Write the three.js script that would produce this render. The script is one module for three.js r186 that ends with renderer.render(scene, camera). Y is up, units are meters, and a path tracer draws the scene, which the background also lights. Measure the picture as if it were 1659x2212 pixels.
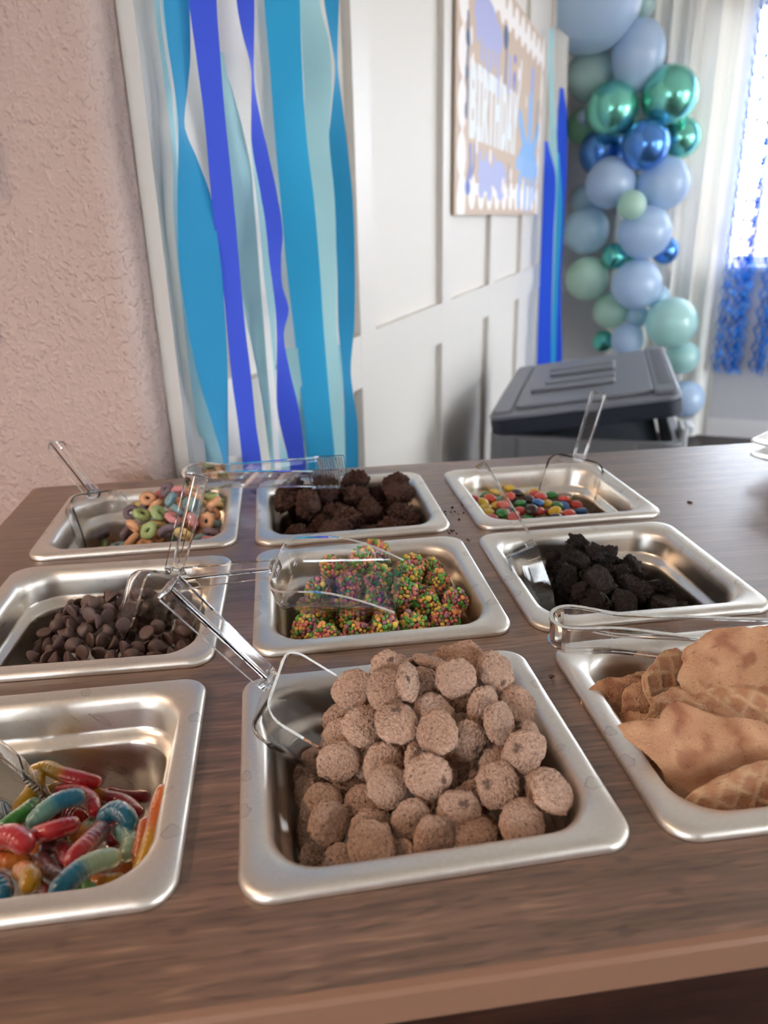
import * as THREE from 'three';
import { RoundedBoxGeometry } from 'three/addons/geometries/RoundedBoxGeometry.js';
import { ConvexGeometry } from 'three/addons/geometries/ConvexGeometry.js';
import { mergeGeometries, mergeVertices } from 'three/addons/utils/BufferGeometryUtils.js';
import { ImprovedNoise } from 'three/addons/math/ImprovedNoise.js';

// ------------------------------------------------------------------ camera, sky, lamps, exposure
const PW = 1659, PH = 2212, FPX = 1614.62, TOP = 0.92;            // frame, focal length in pixels, height of the counter top
const V3 = (x, y, z) => new THREE.Vector3(x, y, z), rad = THREE.MathUtils.degToRad;
const scene = new THREE.Scene();
const camera = new THREE.PerspectiveCamera(68.8216, PW / PH, 0.02, 80);
camera.rotation.order = 'YXZ';
camera.rotation.set(rad(-21.29665), rad(-7.26295), rad(-1.33619));
camera.position.set(-0.05139, TOP + 0.26293, 0.31797);
camera.focus = 0.48; camera.userData.fStop = 8;
camera.updateMatrixWorld(true);
scene.background = new THREE.Color(0.86, 0.93, 1.0);               // even bright sky
scene.backgroundIntensity = 13;
const EXPOSURE = 1.33;
const LAMP = { color: 0xffdcbc, power: 12 };                        // warm recessed kitchen lamps

const renderer = new THREE.WebGLRenderer({ antialias: true });
renderer.toneMapping = THREE.LinearToneMapping;
renderer.toneMappingExposure = EXPOSURE;
renderer.shadowMap.enabled = true;

// ------------------------------------------------------------------ helpers
function rng(seed) { let a = seed >>> 0; return () => { a = (a + 0x6d2b79f5) | 0; let t = Math.imul(a ^ (a >>> 15), 1 | a); t = (t + Math.imul(t ^ (t >>> 7), 61 | t)) ^ t; return ((t ^ (t >>> 14)) >>> 0) / 4294967296; }; }
const perlin = new ImprovedNoise(), nz = (x, y, z) => perlin.noise(x, y, z);
const fbm = (x, y, z, o = 4) => { let s = 0, a = 1, t = 0; for (let i = 0; i < o; i++) { s += a * nz(x, y, z); t += a; a *= 0.5; x = x * 2.03 + 7.1; y = y * 2.03 + 3.7; z = z * 2.03 + 1.3; } return s / t; };
const clamp = THREE.MathUtils.clamp, lerp = THREE.MathUtils.lerp, sstep = (a, b, x) => { const t = clamp((x - a) / (b - a), 0, 1); return t * t * (3 - 2 * t); };
const hex = (h) => new THREE.Color(h);
const used = new Map();
function numbered(n) { const k = used.get(n) ?? 0; used.set(n, k + 1); return k ? `${n}_${String(k).padStart(3, '0')}` : n; }
function tag(o, label, category, group, kind) { o.userData = { label, category }; if (group) o.userData.group = group; if (kind) o.userData.kind = kind; return o; }
function shadow(m) { m.castShadow = true; m.receiveShadow = true; return m; }
function mesh(name, g, m, parent) { const o = shadow(new THREE.Mesh(g, m)); o.name = parent ? name : numbered(name); (parent ?? scene).add(o); return o; }
function thing(name, label, category, group) { const o = new THREE.Group(); o.name = numbered(name); scene.add(o); return tag(o, label, category, group); }
function copy(src, label, group) { const o = src.clone(); o.name = numbered(src.name.replace(/_\d{3}$/, '')); o.userData = { ...src.userData, label }; if (group) o.userData.group = group; scene.add(o); return o; }
const std = (c, r = 0.8, o = {}) => new THREE.MeshStandardMaterial({ color: c, roughness: r, ...o });
const phys = (c, r, o) => new THREE.MeshPhysicalMaterial({ color: c, roughness: r, ...o });
function tex(w, h, f, srgb, rx = 1, ry = rx) {
  const d = new Uint8Array(w * h * 4);
  for (let y = 0; y < h; y++) for (let x = 0; x < w; x++) { const c = f(x / w, y / h), i = (y * w + x) * 4; if (typeof c === 'number') d[i] = d[i + 1] = d[i + 2] = clamp(c * 255, 0, 255); else for (let k = 0; k < 3; k++) d[i + k] = clamp(c[k] * 255, 0, 255); d[i + 3] = 255; }
  const t = new THREE.DataTexture(d, w, h); t.wrapS = t.wrapT = THREE.RepeatWrapping; t.magFilter = THREE.LinearFilter; t.repeat.set(rx, ry); if (srgb) t.colorSpace = THREE.SRGBColorSpace; t.needsUpdate = true; return t;
}
// noise that repeats over [0,1): the lattice is wrapped on a torus of two circles kept large
function tnoise(u, v, f, z, fv = f) { const a = sstep(0, 1, u), b = sstep(0, 1, v), n = (x, y) => nz(x * f, y * fv, z); return lerp(lerp(n(u, v), n(u - 1, v), a), lerp(n(u, v - 1), n(u - 1, v - 1), a), b); }
const toSRGB = (h) => { const c = new THREE.Color(h); c.convertLinearToSRGB(); return [c.r, c.g, c.b]; };
function vcolor(g, f) { const p = g.attributes.position, n = g.attributes.normal, a = new Float32Array(p.count * 3), c = new THREE.Color(); for (let i = 0; i < p.count; i++) { f(c, p.getX(i), p.getY(i), p.getZ(i), i); a.set([c.r, c.g, c.b], i * 3); } g.setAttribute('color', new THREE.BufferAttribute(a, 3)); return g; }
function ball(detail) { const g = new THREE.IcosahedronGeometry(1, detail); g.deleteAttribute('uv'); g.deleteAttribute('normal'); return mergeVertices(g, 1e-5); }
function warp(g, f) { const p = g.attributes.position, v = new THREE.Vector3(); for (let i = 0; i < p.count; i++) { v.fromBufferAttribute(p, i); f(v, i); p.setXYZ(i, v.x, v.y, v.z); } g.computeVertexNormals(); return g; }
function planarUV(g, s) { const p = g.attributes.position, a = new Float32Array(p.count * 2); for (let i = 0; i < p.count; i++) a.set([(p.getX(i) + p.getY(i) * 0.6) * s, (p.getZ(i) + p.getY(i) * 0.6) * s], i * 2); g.setAttribute('uv', new THREE.BufferAttribute(a, 2)); return g; }
function grid(nu, nv, f, closeU) {                                  // a sheet of (nu+1) x (nv+1) points
  const pos = [], uv = [], idx = [];
  for (let i = 0; i <= nu; i++) for (let j = 0; j <= nv; j++) { const p = f(i / nu, j / nv); pos.push(p.x, p.y, p.z); uv.push(p.u ?? i / nu, p.v ?? j / nv); }
  for (let i = 0; i < nu; i++) for (let j = 0; j < nv; j++) { const a = i * (nv + 1) + j, b = a + nv + 1; idx.push(a, b, a + 1, b, b + 1, a + 1); }
  const g = new THREE.BufferGeometry(); g.setAttribute('position', new THREE.Float32BufferAttribute(pos, 3)); g.setAttribute('uv', new THREE.Float32BufferAttribute(uv, 2)); g.setIndex(idx); g.computeVertexNormals(); return g;
}
const box = (x0, x1, y0, y1, z0, z1) => { const g = new THREE.BoxGeometry(x1 - x0, y1 - y0, z1 - z0); g.translate((x0 + x1) / 2, (y0 + y1) / 2, (z0 + z1) / 2); return g; };
function boxUV(g) { const p = g.attributes.position, n = g.attributes.normal, a = []; for (let i = 0; i < p.count; i++) { const ax = Math.abs(n.getX(i)), ay = Math.abs(n.getY(i)), az = Math.abs(n.getZ(i)); if (ay > ax && ay > az) a.push(p.getX(i), p.getZ(i)); else if (ax > az) a.push(p.getZ(i), p.getY(i)); else a.push(p.getX(i), p.getY(i)); } g.setAttribute('uv', new THREE.Float32BufferAttribute(a, 2)); return g; }
// a line of sight through a point of the photograph, met with a real plane of the place
function sight(px, py) { return V3((px - PW / 2) / FPX, -(py - PH / 2) / FPX, -1).applyQuaternion(camera.quaternion).normalize(); }
function atHeight(px, py, h) { const d = sight(px, py); return d.multiplyScalar((TOP + h - camera.position.y) / d.y).add(camera.position); }
// the room's own axes: X from the panelled wall into the room, Z from the far corner towards the kitchen
const CORNER = V3(1.515, 0, -3.957), TURN = rad(-27.13), AX = V3(Math.cos(TURN), 0, -Math.sin(TURN)), AZ = V3(Math.sin(TURN), 0, Math.cos(TURN));
const room = (x, y, z) => V3(0, y, 0).addScaledVector(AX, x).addScaledVector(AZ, z).add(CORNER);
const toRoom = (p) => { const v = p.clone().sub(CORNER); return V3(v.dot(AX), p.y, v.dot(AZ)); };
function meetX(px, py, x) { const d = sight(px, py), o = toRoom(camera.position); return toRoom(camera.position.clone().addScaledVector(d, (x - o.x) / d.dot(AX))); }
function meetZ(px, py, z) { const d = sight(px, py), o = toRoom(camera.position); return toRoom(camera.position.clone().addScaledVector(d, (z - o.z) / d.dot(AZ))); }
function inRoom(o) { o.position.copy(CORNER); o.rotation.y = TURN; return o; }
function struct(name, g, m) { const o = mesh(name, g, m); o.userData.kind = 'structure'; return inRoom(o); }
const ORD = ['', 'first', 'second', 'third', 'fourth', 'fifth', 'sixth', 'seventh', 'eighth', 'ninth', 'tenth', 'eleventh', 'twelfth', 'thirteenth', 'fourteenth', 'fifteenth', 'sixteenth', 'seventeenth', 'eighteenth', 'nineteenth', 'twentieth'];
const toPixel = (p, cam = camera) => { const v = p.clone().project(cam); return [(v.x + 1) * PW / 2, (1 - v.y) * PH / 2, -p.clone().applyMatrix4(cam.matrixWorldInverse).z]; };

// ------------------------------------------------------------------ materials
const M = {};
{
  const plaster = tex(1024, 1024, (u, v) => { const a = tnoise(u, v, 42, 1) * 0.6 + tnoise(u, v, 85, 5) * 0.4, b = tnoise(u, v, 20, 9) * 0.5; const h = sstep(-0.08, 0.3, a + b * 0.45); return 0.2 + 0.62 * h + 0.1 * tnoise(u, v, 160, 3); }, false, 2.7);
  M.plaster = std(0xc4aca2, 0.75, { bumpMap: plaster, bumpScale: 0.0026 });
  M.white = std(0xddd6ce, 0.55);
  M.trim = std(0xdcd5cd, 0.45);
  M.grey = std(0xc2c0c4, 0.8);
  M.ceiling = std(0xf0ece6, 0.9);
  const wood = tex(1024, 1024, (u, v) => {
    const w = tnoise(u, v, 3, 2) * 0.6 + tnoise(u, v, 7, 8) * 0.25, yy = v + 0.012 * w;
    const bands = tnoise(u, yy, 3, 4, 34), fine = tnoise(u, yy, 8, 6, 150), pores = tnoise(u, yy, 36, 7, 230);
    const cath = Math.sin((yy * 26 + w * 3.2) * 6.283) * sstep(0.05, 0.35, tnoise(u, v, 3, 12));
    const t = 0.5 + bands * 0.42 + fine * 0.5 + cath * 0.12 - sstep(0.15, 0.45, pores) * 0.3 + sstep(0.12, 0.4, tnoise(u, yy, 22, 17, 260)) * 0.34;
    return [lerp(0.33, 0.60, t), lerp(0.235, 0.46, t), lerp(0.18, 0.365, t)];
  }, true, 1.9, 2.1);
  const woodBump = tex(512, 1024, (u, v) => 0.5 + 0.35 * tnoise(u, v, 8, 6, 150) - 0.3 * sstep(0.2, 0.5, tnoise(u, v, 36, 7, 230)), false, 1.9, 2.1);
  M.wood = phys(0xffffff, 0.45, { clearcoat: 0.9, clearcoatRoughness: 0.34, map: wood, bumpMap: woodBump, bumpScale: 0.00025 });
  M.woodEdge = std(0x8f6a55, 0.45, { bumpMap: woodBump, bumpScale: 0.0002 });
  M.cabinet = std(0x6b5146, 0.5, { map: wood, bumpMap: woodBump, bumpScale: 0.0002 });
  M.floor = std(0x57494a, 0.4, { map: wood });
  // dried water marks on the steel: thin irregular outlines with a slightly duller inside
  const R = rng(5), spots = Array.from({ length: 26 }, () => [R(), R(), 0.012 + R() * R() * 0.035, R() * 9]);
  const marks = (u, v) => { let m = 0; for (const [a, b, r, s] of spots) { let dx = Math.abs(u - a), dy = Math.abs(v - b); dx = Math.min(dx, 1 - dx); dy = Math.min(dy, 1 - dy); if (dx > 0.07 || dy > 0.07) continue; const d = Math.hypot(dx, dy) / (r * (1 + 0.5 * nz(u * 30, v * 30, s))); m += d < 1 ? 0.3 + 0.7 * sstep(0.78, 0.97, d) : 0; } return Math.min(m, 1); };
  const steelMap = tex(512, 512, (u, v) => { const m = marks(u, v), g = 0.97 - 0.12 * m + 0.03 * tnoise(u, v, 60, 2); return [g, g * 0.985, g * 0.965]; }, true, 7);
  const steelRough = tex(512, 512, (u, v) => 0.44 + 0.08 * marks(u, v) + 0.05 * tnoise(u, v, 120, 2, 5), false, 7);
  M.steel = std(0xf4f1ec, 1, { metalness: 1, map: steelMap, roughnessMap: steelRough, side: THREE.DoubleSide });
  const brushed = tex(512, 512, (u, v) => 0.33 + 0.12 * tnoise(u, v, 160, 4, 6) + 0.08 * marks(u, v), false, 6);
  M.basin = std(0xf4f1ec, 1, { metalness: 1, map: steelMap, roughnessMap: brushed, side: THREE.DoubleSide });
  M.clear = phys(0xffffff, 0.02, { transmission: 1, thickness: 0.01, ior: 1.47 });
  M.crumb = tex(512, 512, (u, v) => { const a = tnoise(u, v, 40, 3), b = tnoise(u, v, 90, 7), c = tnoise(u, v, 18, 5); return 0.5 + 0.35 * a + 0.3 * b - 0.4 * sstep(0.2, 0.5, Math.abs(c)); }, false, 1);
  M.grain = tex(256, 256, (u, v) => 0.5 + 0.5 * tnoise(u, v, 60, 3), false, 1);
  M.crepe = tex(256, 256, (u, v) => 0.5 + 0.4 * tnoise(u, v, 12, 3, 90) + 0.2 * tnoise(u, v, 40, 5), false, 3, 14);
}

// ------------------------------------------------------------------ the room
const ZC = 3.80, RIGHT = 4.3, REAR = 8, LEFT = -3, CEIL = 2.6;
struct('floor', boxUV(box(LEFT, RIGHT + 0.1, -0.1, 0, -0.1, REAR + 0.1)), M.floor);
struct('ceiling', box(LEFT - 0.1, RIGHT + 0.1, CEIL, CEIL + 0.12, -0.12, REAR + 0.1), M.ceiling);
{ // panelled white wall: boards stand proud of the flat wall
  const w = struct('wall_left', box(-0.13, 0, 0, CEIL, -0.12, ZC - 0.04), M.white);
  for (const z of [3.15, 2.548, 1.948, 1.35, 0.75]) mesh('batten', box(0, 0.017, 0.1, CEIL, z - 0.1, z - 0.012), M.trim, w);
  mesh('batten', box(0, 0.02, 0.1, CEIL, ZC - 0.075, ZC - 0.045), M.trim, w);
  mesh('batten', box(0, 0.017, 0.1, CEIL, 0, 0.06), M.trim, w);
  mesh('rail', box(0, 0.0168, 0.873, 0.975, 0.06, ZC - 0.075), M.trim, w);
  mesh('baseboard', box(0, 0.018, 0, 0.1, 0, ZC - 0.045), M.trim, w);
}
{ // textured wall that turns the corner in a rounded bead
  const r = 0.024, s = new THREE.Shape();
  s.moveTo(LEFT, -ZC); s.lineTo(-r, -ZC); s.absarc(-r, -ZC + r, r, -Math.PI / 2, 0, false); s.lineTo(0, -ZC + 0.044); s.lineTo(-0.14, -ZC + 0.044); s.lineTo(-0.14, -ZC + 0.13); s.lineTo(LEFT, -ZC + 0.13); s.closePath();
  const g = new THREE.ExtrudeGeometry(s, { depth: CEIL, bevelEnabled: false, curveSegments: 12 }); g.rotateX(-Math.PI / 2);
  const p = g.attributes.position, n = g.attributes.normal, uv = []; for (let i = 0; i < p.count; i++) uv.push(p.getX(i) - p.getZ(i), p.getY(i)); g.setAttribute('uv', new THREE.Float32BufferAttribute(uv, 2));
  struct('wall_near', g, M.plaster);
}
const WIN = { x0: 0.62, x1: 2.5, y0: 0.92, y1: 2.15 };
{
  const t = -0.12, parts = [box(-0.13, WIN.x0, 0, CEIL, t, 0), box(WIN.x1, RIGHT + 0.1, 0, CEIL, t, 0), box(WIN.x0, WIN.x1, 0, WIN.y0, t, 0), box(WIN.x0, WIN.x1, WIN.y1, CEIL, t, 0)];
  struct('wall_back', mergeGeometries(parts), M.grey);
  const w = struct('window_1', mergeGeometries([box(WIN.x0, WIN.x0 + 0.05, WIN.y0, WIN.y1, -0.09, -0.04), box(WIN.x1 - 0.05, WIN.x1, WIN.y0, WIN.y1, -0.09, -0.04), box(WIN.x0 + 0.05, WIN.x1 - 0.05, WIN.y1 - 0.05, WIN.y1, -0.09, -0.04), box(WIN.x0 + 0.05, WIN.x1 - 0.05, WIN.y0, WIN.y0 + 0.05, -0.09, -0.04), box(1.68, 1.72, WIN.y0 + 0.05, WIN.y1 - 0.05, -0.085, -0.045)]), M.trim);
  mesh('glass', box(WIN.x0 + 0.05, WIN.x1 - 0.05, WIN.y0 + 0.05, WIN.y1 - 0.05, -0.067, -0.063), phys(0xffffff, 0, { transmission: 1, thickness: 0 }), w);
  mesh('sill', box(WIN.x0 - 0.05, WIN.x1 + 0.05, WIN.y0 - 0.025, WIN.y0, -0.1, 0.04), M.trim, w);
  mesh('apron', box(WIN.x0 - 0.03, WIN.x1 + 0.03, WIN.y0 - 0.085, WIN.y0 - 0.025, 0, 0.015), std(0xb8b6ba, 0.5), w);
  struct('baseboard_back', mergeGeometries([box(0.02, RIGHT, 0, 0.075, 0, 0.016), box(0.02, RIGHT, 0.075, 0.1, 0, 0.009)]), std(0xd9d6d6, 0.45));
}
{ // wall with the garden door and a second window: daylight from the right
  const z = [[-0.12, 1.2, 0, CEIL], [1.2, 2.8, 2.1, CEIL], [2.8, 4.6, 0, CEIL], [4.6, 6.0, 0, 0.6], [4.6, 6.0, 2.2, CEIL], [6.0, REAR + 0.1, 0, CEIL]];
  struct('wall_right', mergeGeometries(z.map(([a, b, c, d]) => box(RIGHT, RIGHT + 0.12, c, d, a, b))), M.white);
  const frame = (z0, z1, y0, y1) => mergeGeometries([box(RIGHT + 0.03, RIGHT + 0.09, y0, y1, z0, z0 + 0.06), box(RIGHT + 0.03, RIGHT + 0.09, y0, y1, z1 - 0.06, z1), box(RIGHT + 0.03, RIGHT + 0.09, y1 - 0.06, y1, z0 + 0.06, z1 - 0.06), box(RIGHT + 0.03, RIGHT + 0.09, y0, y0 + 0.06, z0 + 0.06, z1 - 0.06), box(RIGHT + 0.03, RIGHT + 0.09, y0 + 0.06, y1 - 0.06, (z0 + z1) / 2 - 0.05, (z0 + z1) / 2 + 0.05)]);
  const pane = phys(0xffffff, 0, { transmission: 1, thickness: 0 });
  mesh('glass', box(RIGHT + 0.058, RIGHT + 0.062, 0.06, 2.04, 1.26, 2.74), pane, struct('door_1', frame(1.2, 2.8, 0, 2.1), M.trim));
  mesh('glass', box(RIGHT + 0.058, RIGHT + 0.062, 0.66, 2.14, 4.66, 5.94), pane, struct('window_2', frame(4.6, 6.0, 0.6, 2.2), M.trim));
}
{ // rear wall of the kitchen; its unseen window is added for fill light
  const a = -1.1, b = 0.7; struct('wall_rear', mergeGeometries([box(LEFT, a, 0, CEIL, REAR, REAR + 0.1), box(b, RIGHT, 0, CEIL, REAR, REAR + 0.1), box(a, b, 0, 1.05, REAR, REAR + 0.1), box(a, b, 2.15, CEIL, REAR, REAR + 0.1)]), M.plaster);
  const f = struct('added_window_3', mergeGeometries([box(a, a + 0.06, 1.05, 2.15, REAR + 0.02, REAR + 0.08), box(b - 0.06, b, 1.05, 2.15, REAR + 0.02, REAR + 0.08), box(a + 0.06, b - 0.06, 2.09, 2.15, REAR + 0.02, REAR + 0.08), box(a + 0.06, b - 0.06, 1.05, 1.11, REAR + 0.02, REAR + 0.08), box(-0.24, -0.16, 1.11, 2.09, REAR + 0.02, REAR + 0.08)]), M.trim);
  mesh('glass', box(a + 0.06, b - 0.06, 1.11, 2.09, REAR + 0.048, REAR + 0.052), phys(0xffffff, 0, { transmission: 1, thickness: 0 }), f);
}
struct('wall_kitchen', box(LEFT - 0.1, LEFT, 0, CEIL, ZC - 0.2, REAR + 0.1), M.plaster);
inRoom(tag(mesh('added_outer_wall', box(-14, 12, -0.12, 1.42, -4.2, -4), std(0xdcc4bc, 0.9)), 'pale pinkish wall added outside the back window to dim the opening', 'wall', null, 'structure'));  // added wall, blocks part of the sky so the window is less bright
inRoom(tag(mesh('patio', boxUV(box(-14, 30, -0.2, -0.12, -20, 26)), std(0xb9b4aa, 0.9)), 'pale concrete ground outside the windows', 'ground', null, 'structure'));
for (const [x, z, l] of [[-1.2, 5.6, 'round recessed ceiling lamp nearest the textured wall'], [-0.4, 6.9, 'round recessed ceiling lamp farthest from the textured wall']]) {
  const t = inRoom(thing('ceiling_lamp', l, 'lamp', 'recessed lamps in the kitchen ceiling')); t.position.copy(room(x, CEIL, z));
  const ring = new THREE.TorusGeometry(0.085, 0.012, 8, 32); ring.rotateX(Math.PI / 2); mesh('lamp_ring', ring, M.trim, t);
  const disc = new THREE.CylinderGeometry(0.078, 0.078, 0.012, 32); disc.translate(0, -0.004, 0); mesh('lamp_diffuser', disc, std(0xffffff, 0.6, { emissive: LAMP.color, emissiveIntensity: 2 }), t);
  const s = new THREE.SpotLight(LAMP.color, LAMP.power, 0, rad(72), 0.6); s.position.copy(room(x, CEIL - 0.03, z)); s.target.position.copy(room(x, 0, z)); s.castShadow = true; s.shadow.radius = 4; scene.add(s, s.target);
}

// ------------------------------------------------------------------ the counter
const EDGE = { x0: -0.333, x1: 0.98, z0: -0.500, z1: 0.128 };
const PANS = {
  A1: [-0.1927, -0.3743, 0.28], A2: [-0.1961, -0.1874, -1.6], A3: [-0.1996, -0.0029, -0.1],
  B1: [-0.0008, -0.371, 0.68], B2: [0.0023, -0.1896, 0.26], B3: [0, 0, 1.6],
  C1: [0.2002, -0.3688, 0.58], C2: [0.1922, -0.1881, -0.1], C3: [0.1932, -0.0013, -0.36],
};
const PA = 0.088, PB = 0.0823;                                      // half width and half depth of a pan's rim
function roundRect(Path, a, b, r, cx = 0, cy = 0, rot = 0) {
  const p = new Path(), pts = []; for (const [sx, sy, t0] of [[1, 1, 0], [-1, 1, 90], [-1, -1, 180], [1, -1, 270]]) for (let i = 0; i <= 6; i++) { const t = rad(t0 + i * 15), x = sx * (a - r) + r * Math.cos(t), y = sy * (b - r) + r * Math.sin(t); pts.push(new THREE.Vector2(cx + x * Math.cos(rot) - y * Math.sin(rot), cy + x * Math.sin(rot) + y * Math.cos(rot))); }
  return p.setFromPoints(pts);
}
{
  const t = thing('serving_counter', 'brown wood-grain counter with nine square steel pans let into its top', 'counter');
  const c = 0.004, s = roundRect(THREE.Shape, (EDGE.x1 - EDGE.x0) / 2 - c, (EDGE.z1 - EDGE.z0) / 2 - c, 0.004, (EDGE.x0 + EDGE.x1) / 2, -(EDGE.z0 + EDGE.z1) / 2);
  for (const [x, z, a] of Object.values(PANS)) s.holes.push(roundRect(THREE.Path, 0.0800, 0.0743, 0.028, x, -z, rad(a)));
  const g = new THREE.ExtrudeGeometry(s, { depth: 0.014, bevelEnabled: true, bevelSize: c, bevelThickness: 0.003, bevelSegments: 2, curveSegments: 8 });
  g.rotateX(-Math.PI / 2); g.translate(0, TOP - 0.017, 0);
  mesh('tabletop', g, [M.wood, M.woodEdge], t);
  mesh('front_panel', boxUV(box(EDGE.x0 + 0.02, EDGE.x1 - 0.02, 0.08, TOP - 0.021, EDGE.z1 - 0.032, EDGE.z1 - 0.014)), M.cabinet, t);
  mesh('back_panel', boxUV(box(EDGE.x0 + 0.02, EDGE.x1 - 0.02, 0.08, TOP - 0.021, EDGE.z0 + 0.014, EDGE.z0 + 0.032)), M.cabinet, t);
  for (const x of [EDGE.x0 + 0.02, EDGE.x1 - 0.038]) mesh('side_panel', boxUV(box(x, x + 0.018, 0.08, TOP - 0.021, EDGE.z0 + 0.033, EDGE.z1 - 0.033)), M.cabinet, t);
  mesh('plinth', boxUV(box(EDGE.x0 + 0.04, EDGE.x1 - 0.04, 0, 0.079, EDGE.z0 + 0.04, EDGE.z1 - 0.06)), M.cabinet, t);
}

// ------------------------------------------------------------------ the pans
const DEPTH = 0.066;
function panRings() {
  return [[0, 0.0004, .015], [-0.0002, 0.0025, .015], [0.0006, 0.0044, .015], [0.0025, 0.0056, .0155], [0.0055, 0.0058, .017], [0.0095, 0.0054, .020], [0.0118, 0.0046, .0225], [0.0136, 0.0028, .0245], [0.0147, 0.0000, .0255], [0.0152, -0.004, .026], [0.0166, -0.0145, .026], [0.0172, -0.0168, .026], [0.0192, -0.0186, .0255], [0.0215, -0.0202, .025], [0.0228, -0.0226, .025], [0.0232, -0.027, .025], [0.0252, -0.054, .025], [0.0268, -0.0605, .024], [0.0306, -0.0645, .022], [0.036, -DEPTH, .019], [0.06, -DEPTH, .01], [0.0815, -DEPTH, .0004]];
}
let RIMG, BASG;
{
  const pos = [], uv = [], idx = [], rings = panRings(), per = 4 * 13;
  rings.forEach(([ins, y, r], k) => {
    const a = Math.max(PA - ins, 0.0006), b = Math.max(PB - ins, 0.0006), rr = Math.min(r, a, b);
    for (const [sx, sy, t0] of [[1, 1, 0], [-1, 1, 90], [-1, -1, 180], [1, -1, 270]]) for (let i = 0; i <= 12; i++) { const t = rad(t0 + i * 7.5), x = sx * (a - rr) + rr * Math.cos(t), z = sy * (b - rr) + rr * Math.sin(t); pos.push(x, y, z); const wall = y < -0.002 && y > -0.064; uv.push(x + (wall ? y : 0), z + (wall ? y : 0)); }
    if (k) for (let i = 0; i < per; i++) { const A = (k - 1) * per + i, B = (k - 1) * per + (i + 1) % per; idx.push(A, A + per, B, B, A + per, B + per); }
  });
  const g = new THREE.BufferGeometry(); g.setAttribute('position', new THREE.Float32BufferAttribute(pos, 3)); g.setAttribute('uv', new THREE.Float32BufferAttribute(uv, 2)); g.setIndex(idx); g.computeVertexNormals();
  const n = g.attributes.normal; if (n.getY(4 * per) < 0) { for (let i = 0; i < idx.length; i += 3) [idx[i], idx[i + 1]] = [idx[i + 1], idx[i]]; g.setIndex(idx); g.computeVertexNormals(); }
  const cut = 9 * per * 6; RIMG = g.clone(); RIMG.setIndex(idx.slice(0, cut)); BASG = g.clone(); BASG.setIndex(idx.slice(cut));
}
const PANLABEL = {
  A1: 'steel pan of coloured cereal rings at the far left corner of the counter', A2: 'steel pan of dark chocolate chips, middle of the left column', A3: 'steel pan of gummy worms at the near left',
  B1: 'steel pan of brownie chunks at the far middle, under clear tongs', B2: 'steel pan of candy-coated clusters in the centre of the nine', B3: 'steel pan heaped with mini cookies, nearest the middle of the front edge',
  C1: 'steel pan of button candies at the far right', C2: 'steel pan of black cookie chunks, middle of the right column', C3: 'steel pan of broken waffle cone at the near right',
};
const PAN = {};
for (const k of Object.keys(PANS)) {
  const [x, z, a] = PANS[k], t = thing('steel_pan', PANLABEL[k], 'pan', 'steel pans let into the counter');
  t.position.set(x, TOP, z); t.rotation.y = rad(a); mesh('rim', RIMG, M.steel, t); mesh('basin', BASG, M.basin, t); t.updateMatrixWorld(true); PAN[k] = t;
}
// ------------------------------------------------------------------ clear scoops and tongs
function shell(rows, cross, thick) {                                    // open trough with a real wall: outside, inside and the lip between
  const nj = 34, O = [], I = [];
  rows.forEach(([x, w, yr, D], k) => { const a = [], b = []; for (let j = 0; j <= nj; j++) { a.push(cross(x, w, yr, D, j / nj)); b.push(cross(Math.max(x, thick), Math.max(w - thick, 0.00005 * (k + 1)), yr, D - thick, j / nj)); } O.push(a); I.push(b); });
  const pos = [], idx = [], put = (p) => pos.push(p.x, p.y, p.z) / 3 - 1, sheet = (A, flip) => { const id = A.map((r) => r.map(put)); for (let i = 0; i + 1 < A.length; i++) for (let j = 0; j < A[0].length - 1; j++) { const a = id[i][j], b = id[i + 1][j], c = id[i][j + 1], d = id[i + 1][j + 1]; flip ? idx.push(a, c, b, b, c, d) : idx.push(a, b, c, b, d, c); } };
  sheet(O, false); sheet(I, true);
  const lip = (a, b, flip) => sheet([a, b], flip);
  lip(O.map((r) => r[0]), I.map((r) => r[0]), true); lip(O.map((r) => r[nj]), I.map((r) => r[nj]), false); lip(O.at(-1), I.at(-1), false);
  const g = new THREE.BufferGeometry(); g.setAttribute('position', new THREE.Float32BufferAttribute(pos, 3)); g.setIndex(idx); g.computeVertexNormals(); return g;
}
const SCOOP = { bowl: null, handle: null };
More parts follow.
